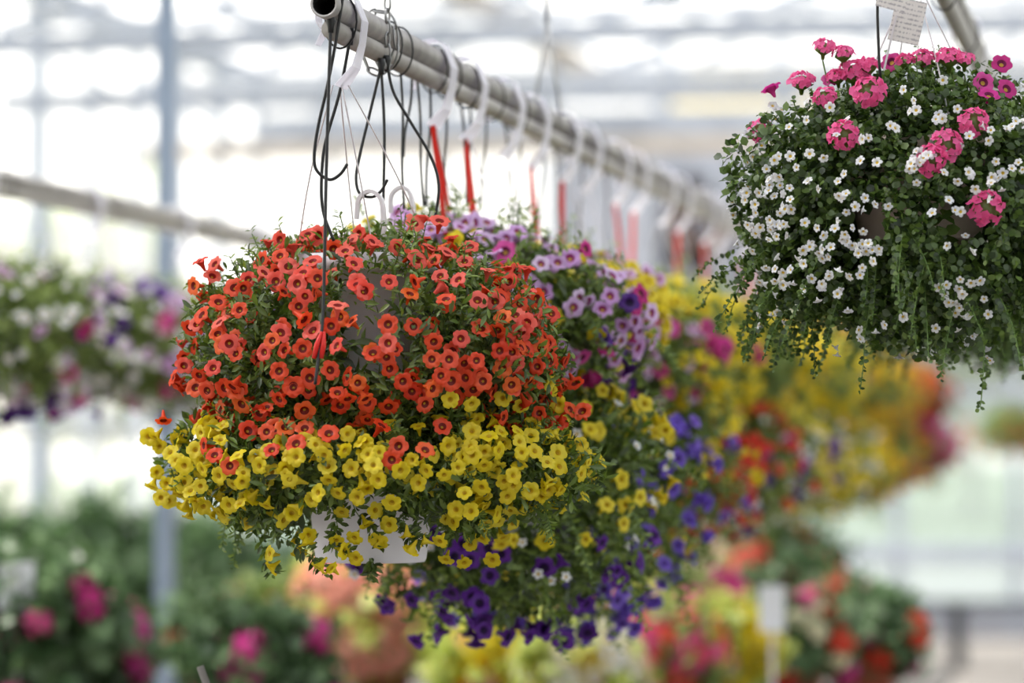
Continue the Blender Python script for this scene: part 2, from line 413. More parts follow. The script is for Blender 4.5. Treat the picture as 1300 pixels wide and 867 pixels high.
# low bench by the end wall
bp = at(1240, 760, 23.5)
bn = thing('low_bench', 'dark low bench standing before the end wall glazing', 'bench', (bp.x, bp.y, 0))
for k in range(4): MB().box((0, -0.15 + k * 0.1, 0.46), (1.5, 0.085, 0.04)).obj('slat', M['benchdark'], bn, smooth=False)
for x in (-0.62, -0.13, 0.6): MB().box((x, 0, 0.22), (0.09, 0.36, 0.44)).obj('leg', M['benchdark'], bn, smooth=False)
# a cream building and garden hedge outside
bl = thing('garden_building', 'cream rendered building seen pale through the left glass', 'building', (-16, 30, -0.1))
MB().box((0, 0, 1.6), (3, 26, 3.2)).obj('wall', M['render'], bl, smooth=False)
MB().box((0, 0, 3.3), (3.4, 26.4, 0.2)).obj('roof', M['beam'], bl, smooth=False)
for k in range(9): MB().box((1.51, -11 + k * 2.7, 1.7), (0.06, 1.1, 1.4)).obj('window', M['panel'], bl, smooth=False)

# ------------------------------------------------------------------ plants
def leaf_template(kind):
    if kind == 'oblong':
        V = [(0, 0, 0), (-.42, .35, .06), (0, .35, -.03), (.42, .35, .06), (-.46, .68, .03), (0, .7, -.04), (.46, .68, .03), (0, 1, -.12)]
    elif kind == 'round':
        V = [(0, 0, 0), (-.5, .3, .05), (0, .35, -.03), (.5, .3, .05), (-.5, .66, .02), (0, .66, -.04), (.5, .66, .02), (0, .98, -.12)]
    else:   # blade
        V = [(0, 0, 0), (-.5, .3, .05), (0, .3, 0), (.5, .3, .05), (-.35, .7, -.06), (0, .7, -.1), (.35, .7, -.06), (0, 1, -.3)]
    T = [(0, 2, 1), (0, 3, 2), (1, 2, 5), (1, 5, 4), (2, 3, 6), (2, 6, 5), (4, 5, 7), (5, 6, 7)]
    return np.array(V, float), np.array(T)

def unit(v): return v / (np.linalg.norm(v, axis=-1, keepdims=True) + 1e-9)

def add_leaves(mb, pos, axis, nrm, ln, wd, kind, mi=0, rnd=None):
    V0, T0 = leaf_template(kind); N = len(pos)
    if N == 0: return
    y = unit(axis); x = unit(np.cross(y, nrm)); z = np.cross(x, y)
    V = pos[:, None] + V0[None, :, 0, None] * (x * wd[:, None])[:, None] + V0[None, :, 1, None] * (y * ln[:, None])[:, None] + V0[None, :, 2, None] * (z * ln[:, None])[:, None]
    T = T0[None] + (np.arange(N) * len(V0))[:, None, None]
    if rnd is None: rnd = RNG.random(N)
    mb.add(V.reshape(-1, 3), T.reshape(-1, 3), mi, np.repeat(rnd, len(V0)))

def strands(P0, D0, L, ns, droop, wig=0.55):
    N = len(P0); P = np.zeros((N, ns, 3)); D = np.zeros((N, ns, 3)); p = P0.copy(); d = unit(D0)
    ds = (L / ns)[:, None]
    for k in range(ns):
        P[:, k] = p; D[:, k] = d; p = p + d * ds
        d = unit(d + np.array((0, 0, -1.0)) * droop * ds + RNG.normal(0, wig, (N, 3)) * np.sqrt(ds) * 0.6)
    return P, D

def add_stems(mb, P, r, mi):
    N, ns, _ = P.shape; a = np.arange(3) * 2 * PI / 3
    off = np.stack([np.cos(a), np.sin(a), 0.4 * np.cos(a + 1)], 1) * r
    V = P[:, :, None] + off[None, None]
    T = []
    for k in range(ns - 1):
        for q in range(3):
            q2 = (q + 1) % 3; A, B, C, D = k * 3 + q, k * 3 + q2, k * 3 + 3 + q2, k * 3 + 3 + q
            T += [(A, B, C), (A, C, D)]
    T = np.array(T)[None] + (np.arange(N) * ns * 3)[:, None, None]
    mb.add(V.reshape(-1, 3), T.reshape(-1, 3), mi, 0.4)

def dirs(n):
    d = RNG.normal(0, 1, (n, 3)); return unit(d)

class Ball:
    """a plant's outline: a lumpy egg about c (local), with lower half drawn down"""
    def __init__(s, c, rx, ry, rt, rb, seed=0, lump=0.09):
        s.c = np.array(c, float); s.r = (rx, ry, rt, rb); s.lump = lump
        g = np.random.default_rng(seed); s.k = g.normal(0, 3.2, (6, 3)); s.ph = g.random(6) * 6.28
    def rad(s, d): return np.stack([np.full(len(d), s.r[0]), np.full(len(d), s.r[1]), np.where(d[:, 2] > 0, s.r[2], s.r[3])], 1)
    def surf(s, d, f=1.0):
        m = 1 + s.lump * np.sin(d @ s.k.T + s.ph).sum(1) / 2.2
        f = np.broadcast_to(np.asarray(f, float), (len(d),))
        return s.c + d * s.rad(d) * (m * f)[:, None]
    def nrm(s, d): return unit(d / s.rad(d))

def make_foliage(ball, n_leaf, ln, wd, kind, mats, n_shoot=60, shoot=(0.08, 0.14), n_trail=0, trail=(0.15, 0.3), mask=None, nodes=9, pot_r=0.115, pot_z=(0, 0.2), droop=3.0, name='foliage', whorl=3, trail_leaf=0.85, trail_dir=None, tip=0.25, patchy=0.45):
    mb = MB(); mats = list(mats)
    def keep(p):
        k = ~((np.hypot(p[:, 0], p[:, 1]) < pot_r) & (p[:, 2] < pot_z[1]) & (p[:, 2] > pot_z[0] - 0.02))
        if mask is not None: k &= mask(p)
        return k
    for n_, f0, f1, sc in ((int(n_leaf * 0.22), 0.42, 0.74, 1.6), (int(n_leaf * 0.78), 0.74, 1.0, 1.0)):
        d = dirs(n_); f = f0 + (f1 - f0) * RNG.random(n_) ** 0.8
        p = ball.surf(d, f); nn = ball.nrm(d); k = keep(p)
        if sc == 1.0:
            q = p / ball.r[0]; nz = np.sin(q @ ball.k.T * 3.3 + ball.ph).sum(1) / 2.0
            k &= (nz + RNG.normal(0, 0.35, n_) > -patchy) | (f < 0.8)
        d, p, nn = d[k], p[k], nn[k]; n_ = len(p)
        ax = unit(nn * 0.5 + RNG.normal(0, 0.8, (n_, 3)) + np.array((0, 0, 0.1)))
        l = ln * sc * (0.65 + 0.7 * RNG.random(n_))
        add_leaves(mb, p, ax, unit(nn + RNG.normal(0, 0.5, (n_, 3)) + np.array((0, 0, 0.5))), l, l * wd / ln, kind, 0, RNG.random(n_) * 0.75)
    for cnt, (l0, l1), dr, down, lf in ((n_shoot, shoot, 1.5, False, 1.0), (n_trail, trail, droop, True, trail_leaf)):
        if not cnt: continue
        d = dirs(cnt * 3); d = d[d[:, 2] > -0.35] if not down else d[np.abs(d[:, 2] + 0.25) < 0.45]
        if down and trail_dir is not None: d = d[trail_dir(d)]
        d = d[:cnt]; cnt_ = len(d)
        P0 = ball.surf(d, 0.72 if not down else 0.82); nn = ball.nrm(d)
        D0 = nn + (np.array((0, 0, 0.45)) if not down else np.array((0, 0, -0.2))) + RNG.normal(0, 0.3, (cnt_, 3))
        L = l0 + (l1 - l0) * RNG.random(cnt_)
        if not down: L = L + 0.28 * ball.r[0] * 0.6
        ns = nodes if not down else int(nodes * 1.8)
        P, D = strands(P0, D0, L, ns, dr if not down else droop)
        k = keep(P[:, -1]) & keep(P[:, ns // 2]); P, D = P[k], D[k]
        if len(P) == 0: continue
        add_stems(mb, P, 0.0011, 1)
        for q in range(whorl):
            pp = P.reshape(-1, 3); dd = D.reshape(-1, 3); n_ = len(pp)
            jit = dd * RNG.uniform(-0.004, 0.006, (n_, 1))
            perp = unit(np.cross(dd, RNG.normal(0, 1, (n_, 3))))
            ax = unit(dd * 0.5 + perp); nr = unit(np.cross(perp, dd) * 0.4 + dd * 0.6 + np.array((0, 0, 0.4)))
            taper = np.tile(np.linspace(1.1, 0.6, ns), len(P))
            l = ln * lf * taper * (0.7 + 0.5 * RNG.random(n_))
            kk = keep(pp)
            add_leaves(mb, (pp + jit)[kk], ax[kk], nr[kk], l[kk], (l * wd / ln)[kk], kind, 0, np.clip(tip + 0.75 * RNG.random(n_), 0, 1)[kk])
    return mb.mesh(name, mats, True)

def flower_mesh(R, nseg, notch=0.14, tube=0.022, cup=0.18, eye=0.2, throat=0.42, lobes=5, mats='orange', wave=0.1, seed=0):
    nseg = max(lobes * 3, nseg // lobes * lobes)
    """a five-lobed trumpet facing +Z: eye, throat, petals and the tube behind"""
    g = np.random.default_rng(seed); mb = MB(); a = np.arange(nseg) * 2 * PI / nseg
    u = (np.arange(nseg) % (nseg // lobes)) / (nseg // lobes)          # 0 at the notch between two lobes
    lob = 1 - notch * (1 - np.sin(PI * u) ** 0.45) + g.normal(0, 0.025, nseg)
    rings = [(eye, -0.30, 0), (throat, -0.10, 0), (0.74, 0.0, 0.6), (1.0, cup * -0.35, 1)]
    V = [(0, 0, -0.34 * R)]
    for rr, z, lw in rings:
        rad = R * rr * (1 + (lob - 1) * lw)
        zz = R * z + R * wave * lw * np.cos(lobes * a) * 0.5 + (g.normal(0, 0.05 * R, nseg) if lw else 0)
        V += list(zip(rad * np.cos(a), rad * np.sin(a), np.broadcast_to(zz, a.shape)))
    T = []; I = []
    for k in range(nseg):
        k2 = (k + 1) % nseg; T.append((0, 1 + k, 1 + k2)); I.append(2)
        for i in range(3):
            A, B, C, D = 1 + i * nseg + k, 1 + i * nseg + k2, 1 + (i + 1) * nseg + k2, 1 + (i + 1) * nseg + k
            T += [(A, C, B), (A, D, C)]; I += [1 if i == 0 else 0] * 2
    if tube:
        b0 = len(V); st = max(1, nseg // 5)
        for rr, z in ((0.6, -0.1), (0.26, -0.5 * tube / R), (0.12, -tube / R)):
            V += [(R * rr * math.cos(q), R * rr * math.sin(q), R * z) for q in np.arange(5) * 2 * PI / 5]
        for i in range(2):
            for k in range(5):
                k2 = (k + 1) % 5
                A, B, C, D = b0 + i * 5 + k, b0 + i * 5 + k2, b0 + i * 5 + 5 + k2, b0 + i * 5 + 5 + k
                T += [(A, B, C), (A, C, D)]; I += [0, 0]
    mb.add(V, T, np.array(I)); return mb.mesh('flower', FL[mats], True)

def head_mesh(R, nf, mats, seed=0, fs=0.34, t0=0.0):
    """a rounded head of many small notched florets over a green cup"""
    g = np.random.default_rng(seed); mb = MB()
    for i in range(nf):
        t = t0 + (1 - t0) * (i + 0.5) / nf; th = 1.25 * math.sqrt(t); ph = i * 2.39996 + g.normal(0, 0.2)
        d = Vector((math.sin(th) * math.cos(ph), math.sin(th) * math.sin(ph), math.cos(th)))
        c = Vector((d.x * R, d.y * R, (d.z - 0.75) * R * 0.75)); q = (d + Vector(g.normal(0, 0.25, 3))).to_track_quat('Z', 'Y').to_matrix()
        r = R * fs * g.uniform(0.85, 1.2); a = np.arange(10) * 2 * PI / 10 + g.random() * 6
        rim = np.where(np.arange(10) % 2 == 0, 1.0, 0.72)
        V = np.vstack([[(0, 0, -0.25 * r)], np.stack([np.cos(a) * rim * r, np.sin(a) * rim * r, g.normal(0, 0.1 * r, 10)], 1)]) @ np.array(q).T + np.array(c)
        mb.add(V, [(0, 1 + k, 1 + (k + 1) % 10) for k in range(10)], 0)
    cup = [(R * 0.14, -R * 1.5), (R * 0.2, -R * 1.1), (R * 0.75, -R * 0.62), (R * 0.6, -R * 0.28), (R * 0.25, -R * 0.06), (0, -R * 0.02)]
    mb.lathe(cup, 8, 1)
    return mb.mesh('flower_head', [FL[mats][0], M['leaf']], True)

_fl_cache = {}
def fmesh(key, hi=False):
    k = (key, hi)
    if k not in _fl_cache:
        R = {'lilac': 0.0165, 'violet': 0.0175, 'purple': 0.0185, 'white': 0.0092, 'magenta': 0.018}.get(key, 0.0155)
        _fl_cache[k] = [flower_mesh(R, 25 if hi else 15, mats=key, seed=i, notch=0.2 if key != 'white' else 0.34, tube=0.022 if key != 'white' else 0.008, eye=(0.13 if key in ('orange', 'coral', 'red') else 0.18) if key != 'white' else 0.26, throat=0.4 if key != 'yellow' else 0.3) for i in range(3)]
    return _fl_cache[k]

def place_flower(parent, me, loc, face, s=1.0, name='flower'):
    o = bpy.data.objects.new(name, me); COL.objects.link(o); o.parent = parent; o.location = loc
    q = Vector(face).to_track_quat('Z', 'Y') @ Quaternion((0, 0, 1), random.random() * 6.28)
    o.rotation_euler = q.to_euler(); o.scale = (s, s, s); return o

TOCAM = np.array((0.18, -0.97, 0.05))
def scatter_flowers(parent, ball, specs, front=0.85, hi=False, size=1.0, mult=1.0):
    """specs: (colour, count, zlow, zhigh) with z as a fraction -1..1 of the ball"""
    for key, n, z0, z1 in specs:
        ms = fmesh(key, hi); k = 0; n = int(n * mult)
        while k < n:
            d = dirs(1)
            if not (z0 <= d[0, 2] <= z1): continue
            if (d[0] @ TOCAM) < -0.15 and RNG.random() < front: continue
            p = ball.surf(d, RNG.uniform(1.02, 1.16))[0]; nn = ball.nrm(d)[0]
            f = unit(nn * 0.9 + TOCAM * 0.35 + np.array((0, 0, 0.15)) + RNG.normal(0, 0.42, 3))
            place_flower(parent, ms[k % 3], p, f, size * RNG.uniform(0.8, 1.15)); k += 1

def hidden_flowers(parent, ball, key, n, f0, f1, ok=None, size=1.0):
    """the many flowers half buried in the leaves, one joined part"""
    me = fmesh(key)[0]; nv = len(me.vertices); co = np.empty(nv * 3, np.float32); me.vertices.foreach_get('co', co); co = co.reshape(-1, 3)
    T = np.array([tuple(p.vertices) for p in me.polygons]); I = np.array([p.material_index for p in me.polygons])
    d = dirs(n * 4); d = d[(d @ TOCAM) > -0.3]
    if ok is not None: d = d[ok(d)]
    d = d[:n]; n = len(d)
    P = ball.surf(d, f0 + (f1 - f0) * RNG.random(n)); z = unit(ball.nrm(d) * 0.9 + TOCAM * 0.2 + RNG.normal(0, 0.55, (n, 3)))
    x = unit(np.cross(z, RNG.normal(0, 1, (n, 3)))); y = np.cross(z, x); sc = size * RNG.uniform(0.75, 1.05, n)[:, None, None]
    V = P[:, None] + sc * (co[None, :, 0, None] * x[:, None] + co[None, :, 1, None] * y[:, None] + co[None, :, 2, None] * z[:, None])
    mb = MB(); mb.add(V.reshape(-1, 3), (T[None] + (np.arange(n) * nv)[:, None, None]).reshape(-1, 3), np.tile(I, n))
    o = mb.obj('inner_flowers', FL[key], parent); o['kind'] = 'stuff'; return o

def pot_mesh(r1, r0, h, mat):
    mb = MB()
    mb.lathe([(0.0, 0.004), (r0 * 0.9, 0.004), (r0 * 0.92, 0.0), (r0, 0.0), (r0 + 0.003, 0.006), (r1, h - 0.028), (r1 + 0.005, h - 0.028), (r1 + 0.007, h), (r1 + 0.001, h), (r1 - 0.004, h - 0.03), (0, h - 0.03)], 40, 0)
    return mb.mesh('pot', mat, True)
POT_W = pot_mesh(0.106, 0.085, 0.2, M['white']); POT_P = pot_mesh(0.118, 0.092, 0.16, M['peach']); POT_T = pot_mesh(0.085, 0.062, 0.14, M['terra'])
_s = MB(); _s.lathe([(0.098, -0.004), (0.06, 0.008), (0, 0.012)], 20); SOIL = _s.mesh('soil', M['soil'])

# ------------------------------------------------------------------ overhead pipes
Z_A = 5.4                                                  # depth of the nearest basket
PA = at(470, 35, Z_A)                                      # upper pipe passes here
PX, PZ, PY0 = PA.x, PA.z, PA.y
end = at(414, 6, 5.1); PYE = end.y
def make_pipe(name, label, x, z, y0, y1, ties):
    t = thing(name, label, 'pipe', (x, y0, z))
    n = 20; r, ri = 0.0215, 0.0175; L = y1 - y0
    mb = MB()
    a = np.arange(n) * 2 * PI / n
    def ring(rr, y): return np.stack([rr * np.cos(a), np.full(n, y), rr * np.sin(a)], 1)
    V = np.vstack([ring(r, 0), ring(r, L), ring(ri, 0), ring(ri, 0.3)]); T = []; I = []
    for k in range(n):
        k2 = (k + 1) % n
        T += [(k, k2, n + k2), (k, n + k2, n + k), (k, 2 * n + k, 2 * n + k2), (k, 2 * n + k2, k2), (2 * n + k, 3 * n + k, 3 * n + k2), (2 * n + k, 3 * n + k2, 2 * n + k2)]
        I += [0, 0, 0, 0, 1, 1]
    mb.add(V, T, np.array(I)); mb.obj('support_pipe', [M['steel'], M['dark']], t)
    wpipe = MB(); wpipe.tube([(0.004, 0.03 + i * (L - 0.03) / 20, -0.035) for i in range(21)], 0.0155, 12); wpipe.obj('water_pipe', M['water'], t)
    for y in ties:
        k = MB(); k.tube([(0.002 + 0.0245 * math.cos(q), y + 0.005 * math.sin(q), -0.016 + 0.041 * math.sin(q)) for q in np.arange(20) * 2 * PI / 20], 0.0016, 5, closed=True)
        k.obj('cable_tie', M['black'], t)
    return t
main_ties = [0.10, 0.42, 0.50, 0.78, 0.9, 1.06, 1.3, 1.55, 1.8, 2.1, 2.5, 2.9, 3.3, 3.8, 4.4, 5.0, 5.8]
make_pipe('overhead_pipe', 'double grey pipe with an open end carrying the near flower row', PX, PZ, PYE, 24.0, main_ties)
LA = at(0, 225, 8.46); make_pipe('overhead_pipe', 'blurred grey pipe above the purple and white baskets', LA.x, LA.z, 5.5, 17.5, [1.5, 2.6, 3.5, 4.4, 5.4, 6.5])
Z_B = 5.36
BA = at(1160, -105, Z_B); make_pipe('overhead_pipe', 'grey pipe above the pink and white trailing basket', BA.x, BA.z, 4.2, 9.5, [0.5, 1.9, 2.6])

def chain(name, label, P, group=None):
    t = thing(name, label, 'chain', P[0], group)
    for i in range(len(P) - 1):
        a, b = Vector(P[i]) - Vector(P[0]), Vector(P[i + 1]) - Vector(P[0]); d = (b - a); L = d.length; q = d.to_track_quat('Z', 'Y') @ Quaternion((0, 0, 1), (i % 2) * PI / 2 + 0.4)
        pts = []
        for u in np.arange(14) * 2 * PI / 14:
            pts.append(a + d / 2 + q @ Vector((0.0055 * math.cos(u), 0, (L * 0.62) * math.sin(u))))
        mb = MB(); mb.tube(pts, 0.0019, 5, closed=True); mb.obj('chain_link', M['chain'], t)
    return t
cy = at(482, 42, 5.46).y
ring_ = []
for q in np.linspace(-0.5, 1.62, 11): ring_.append((PX + 0.03 * math.sin(q * PI), cy, PZ - 0.016 + 0.052 * math.cos(q * PI)))
chain('steel_chain', 'shiny steel chain wrapped round the double pipe near its end', ring_)
tail = [(PX + 0.022, cy - 0.035, PZ + 0.05 - i * 0.019) for i in range(7)]
chain('steel_chain', 'loose hanging tail of bright chain against the double pipe', tail)
for px_, zz in ((670, 7.0),):
    yy = PYE + (zz - 5.1); base = (PX, yy, PZ + 0.03)
    cw = thing('pipe_hanger', 'blurred chain hanger splaying above the double pipe', 'hanger', base)
    for sx in (-1, 1):
        MB().tube([(sx * 0.03, 0, -0.03), (0, 0, 0.17)], 0.003, 6).obj('hanger_leg', M['chain'], cw)
    MB().tube([(0, 0, 0.17), (0, 0, 1.6)], 0.004, 6).obj('hanger_cable', M['chain'], cw)

# ------------------------------------------------------------------ hanging baskets
def hanger(t, hook, rim_z, rim_r, pipe_r=0.024, red=False, width=0.046, back=False, nwire=3, az0=0.6, style='strap'):
    """hook: local point on the pipe axis; a flat plastic hook over the pipe and wires to the rim"""
    hx, hy, hz = hook
    if style == 'strap':
        pts = []; wid = []
        for q in np.linspace(-0.75, 1.0, 12):
            pts.append((hx + (pipe_r + 0.012) * math.sin(q * PI), hy, hz - 0.004 + (pipe_r + 0.014) * math.cos(q * PI))); wid.append(width * 0.8)
        # drops on the near side, broadening to a shoulder
        pts = [(hx - (pipe_r + 0.012), hy, hz - 0.05)] + pts[::1]
        wid = [width * 0.6] + wid
        pts = pts[:8]; wid = wid[:8]
        x1 = hx + pipe_r + 0.014
        pts += [(x1, hy, hz - 0.015), (x1 - 0.004, hy, hz - 0.05), (x1 - 0.014, hy, hz - 0.085), (hx, hy, hz - 0.115)]
        wid += [width * 0.85, width * 0.8, width * 1.1, width * 1.7]
        mb = MB(); mb.ribbon(pts, (0, 1, 0), wid, 0.002); mb.obj('hanger_hook', M['strap'], t, smooth=False)
        apex = Vector((hx, hy, hz - 0.112))
    else:
        pts = smoothpts([(hx - 0.022, hy, hz - 0.02), (hx - 0.018, hy, hz + 0.012), (hx, hy, hz + 0.024), (hx + 0.018, hy, hz + 0.01), (hx + 0.022, hy, hz - 0.03), (hx + 0.02, hy, hz - 0.07)], 4)
        mb = MB(); mb.ribbon(pts, (0, 1, 0), np.linspace(0.009, 0.02, len(pts)), 0.006); mb.obj('hanger_hook', M['wire'], t, smooth=False)
        apex = Vector((hx + 0.02, hy, hz - 0.07))
    for k in range(nwire):
        a = az0 + k * 2 * PI / nwire if not red else (-PI / 2 + 0.15, PI / 2 + 0.1, az0)[k % 3]
        e = Vector((rim_r * math.cos(a), rim_r * math.sin(a), rim_z))
        b = apex + Vector((0.012 * math.cos(a), 0.012 * math.sin(a), 0))
        mid = b.lerp(e, 0.5) + Vector((math.cos(a), math.sin(a), 0)) * 0.006
        isred = red and k < 2
        if isred:
            m2 = MB(); m2.ribbon(smoothpts([b, mid, e], 4), (1, 0, 0), 0.008, 0.0015); m2.obj('hanger_strand', M['wirered'], t, smooth=False)
        else:
            m2 = MB(); m2.tube(smoothpts([b, mid, e], 4), 0.0013, 5); m2.obj('hanger_wire', M['wire'], t)

def ray_hit(ball, base, x, y, push=0.0):
    """local point on the plant's outline that the photograph shows at pixel x, y"""
    d = (at(x, y, 1) - CAM).normalized(); o = CAM - Vector(base) - Vector(ball.c)
    best = None
    rb = [ball.r[0], ball.r[1], ball.r[2]]
    for it in range(2):
        S_ = Vector((1 / rb[0], 1 / rb[1], 1 / rb[2]))
        oo = Vector(a * b for a, b in zip(o, S_)); dd = Vector(a * b for a, b in zip(d, S_))
        A, B, C = dd.dot(dd), 2 * oo.dot(dd), oo.dot(oo) - 1
        disc = B * B - 4 * A * C
        tt = (-B - math.sqrt(disc)) / (2 * A) if disc > 0 else -B / (2 * A)
        P = o + d * tt
        if it == 0 and P.z < 0: rb[2] = ball.r[3]
        else: break
    n = Vector((P.x / rb[0] ** 2, P.y / rb[1] ** 2, P.z / rb[2] ** 2)).normalized()
    return P + Vector(ball.c) - d * push, n, d

# --- near orange basket and near yellow basket, flower by flower
def conv(lst, ox, oy, sc): return [(ox + a / sc, oy + b / sc) for a, b in lst]
ORANGE = conv([(305,315),(535,215),(640,232),(575,290),(505,310),(722,300),(860,258),(900,312),(975,220),(680,350),(745,375),(565,390),(520,350),(325,475),(412,510),(690,455),(830,487),(250,530),(325,560),(590,605),(690,555),(800,580),(680,675),(515,690),(820,660),(395,695),(580,770),(300,755),(800,765),(915,830),(975,690),(180,745),(640,835),(710,800),(940,430),(910,395),(215,410),(245,300),(430,420),(390,415),(160,660),(200,590),(330,660),(370,655),(240,790),(550,640),(720,595),(380,840),(150,835),(270,840),(320,610),(230,570),(655,400),(620,325),(600,250),(300,365),(580,215),(700,190),(745,195),(880,215),(915,190),(450,380),(130,795),(600,680)], 180, 240, 3.333)
ORANGE += conv([(120,222),(35,312),(180,390),(75,432),(45,400),(430,265),(470,380),(500,303),(600,340),(685,325),(395,365),(410,410),(285,395),(420,462),(555,467),(660,455),(630,475),(735,485),(810,465),(770,430),(765,565),(715,530),(570,585),(485,632),(175,572),(173,652),(370,648),(110,690),(170,715),(240,815),(360,720),(435,720),(400,790),(500,740),(550,725),(565,785),(650,685),(765,675),(825,672),(865,730),(930,730),(870,525),(765,330),(690,370),(290,140),(395,130),(325,120),(315,215),(360,245),(215,245),(300,295),(525,240),(370,840),(660,540),(640,600),(690,640),(720,740),(660,760),(780,810),(820,545),(845,630),(270,440),(500,800),(430,800),(700,830),(690,395),(720,355),(740,600),(700,690)], 440, 240, 3.334)
ORANGE += conv([(145,45),(210,35),(255,50),(370,45),(245,105),(305,125),(340,160),(270,150),(390,105),(537,85),(420,205),(565,190),(510,280),(605,255),(735,215),(640,195),(640,130),(770,55),(810,85),(850,20),(880,85),(595,35),(285,300),(345,345),(240,265),(215,165),(85,170),(490,210),(325,40),(460,140),(780,110),(525,195)], 180, 480, 3.097)
ORANGE += conv([(130,15),(160,45),(230,35),(15,80),(85,95),(65,150),(115,220),(95,265),(260,155),(205,230),(205,85),(290,10),(360,40),(390,10),(530,70),(640,145),(710,105),(490,30),(545,15),(675,100),(610,135)], 460, 480, 2.55)
YELLOW = conv([(230,215),(310,240),(210,280),(300,385),(395,410),(235,360),(165,345),(135,320),(70,270),(50,235),(25,230),(115,440),(165,410),(230,425),(60,370),(40,430),(75,470),(105,485),(150,460),(165,510),(215,480),(185,550),(300,530),(240,505),(490,505),(415,575),(565,355),(580,400),(605,310),(550,250),(460,345),(375,300),(685,260),(730,345),(735,405),(770,455),(715,305),(800,285),(855,250),(880,300),(820,355),(845,470),(870,430),(690,450),(665,480),(785,530),(885,580),(920,520),(765,640),(835,630),(650,655),(620,690),(600,650),(500,690),(505,750),(800,680),(840,710),(745,745),(695,750),(920,640),(590,530),(400,370),(385,490),(340,500),(630,510),(110,290),(150,220),(450,310),(810,220),(915,380),(910,340),(640,240),(560,560),(655,620),(130,250),(280,200),(95,415),(140,420),(190,440),(270,545),(320,545)], 180, 480, 3.097)
YELLOW += conv([(515,90),(620,35),(635,85),(455,65),(550,150),(505,170),(450,170),(410,185),(355,170),(355,85),(445,235),(515,240),(560,235),(635,240),(640,285),(585,350),(460,335),(490,315),(385,355),(330,370),(265,315),(280,220),(310,290),(330,255),(355,250),(395,240),(395,285),(205,300),(160,265),(125,300),(50,330),(55,240),(35,285),(15,245),(10,205),(303,425),(400,475),(455,520),(350,430),(440,440),(95,405),(85,475),(55,530),(145,515),(155,560),(195,525),(600,270),(545,365),(470,385),(625,345),(705,275),(730,255),(565,135),(430,135),(370,130),(285,70),(545,185),(510,205),(180,340),(15,355),(290,465),(430,470),(490,350),(385,520),(350,220),(610,20),(580,380),(420,590),(350,540),(250,530),(330,600),(270,590)], 460, 480, 2.55)

SC = FPX / Z_A
def near_hit(balls, base, x, y, push):
    best = None
    for b_, bs in balls:
        p, n, d = ray_hit(b_, bs, x, y, push); wpt = p + Vector(bs); dist = (wpt - CAM).dot(d)
        off = (b_.c + np.array(bs)) - np.array(CAM); 
        if best is None or dist < best[0]: best = (dist, wpt - Vector(base), n, d)
    return best[1:]
def base_at(px, py, Z): return at(px, py, Z)

# orange
ob = base_at(464, 485, Z_A); yb = base_at(471, 713, Z_A)
YB = Ball(at(470, 592, Z_A) - yb, 0.325, 0.29, 0.12, 0.115, seed=5, lump=0.08)
T_O = thing('hanging_basket', 'orange-red flowering basket nearest the pipe end, over a white pot', 'hanging basket', ob)
oc = at(474, 452, Z_A) - ob
OB = Ball(oc, 0.305, 0.275, 0.19, 0.155, seed=3, lump=0.06)
def om(p):
    gap = (np.abs(p[:, 0] - 0.055) < 0.05) & (p[:, 1] < 0) & (p[:, 2] > 0.01) & (p[:, 2] < 0.165)
    return ~(gap & (RNG.random(len(p)) < 0.86))
put('pot', POT_W, T_O); put('soil', SOIL, T_O, (0, 0, 0.172))
f_ = put('foliage', make_foliage(OB, 15000, 0.021, 0.0068, 'oblong', (M['leaf'], M['stem']), 150, (0.02, 0.06), 0, mask=om), T_O); f_['kind'] = 'stuff'
hook = Vector((PX, at(452, 40, 5.2).y, PZ)) - ob
hanger(T_O, hook, 0.195, 0.11, az0=0.35, nwire=4)
ms_o, ms_c = fmesh('orange', True), fmesh('coral', True)
for i, (x, y) in enumerate(ORANGE):
    p, n, d = ray_hit(OB, ob, x, y, RNG.uniform(0.02, 0.05)) if y < 500 else near_hit(((OB, ob), (YB, yb)), ob, x, y, RNG.uniform(0.03, 0.06))
    ed = 1 - abs(n.dot(d))
    f = Vector(n) * 0.7 - d * (0.7 - 0.35 * ed) + Vector(RNG.normal(0, 0.4, 3)) + Vector((0, 0, 0.08))
    key = ms_c if y < 400 + random.uniform(-70, 70) else ms_o  # upper flowers get pinker petals: sky light painted into their colour
    place_flower(T_O, key[i % 3], p, f, RNG.uniform(0.88, 1.16))
k = 0
while k < 95:                                             # half hidden among the leaves, and the far side
    d = dirs(1)
    if (d[0] @ TOCAM > 0.0) != (k < 45) or d[0, 2] < -0.7: continue
    place_flower(T_O, ms_o[k % 3], OB.surf(d, 0.97 if k < 45 else 1.02)[0], unit(OB.nrm(d)[0] + RNG.normal(0, 0.5, 3)), RNG.uniform(0.85, 1.1)); k += 1

hidden_flowers(T_O, OB, 'orange', 70, 0.86, 1.0, lambda d: ~((np.abs(d[:, 0] - 0.1) < 0.2) & (d[:, 2] > -0.25)) & (d[:, 2] > -0.7))
hidden_flowers(T_O, Ball(OB.c - np.array((0, 0, 0.02)), 0.3, 0.285, 0.19, 0.15, seed=3, lump=0.06), 'orange', 50, 0.95, 1.03, lambda d: (d[:, 2] < -0.15) & (d[:, 2] > -0.7))
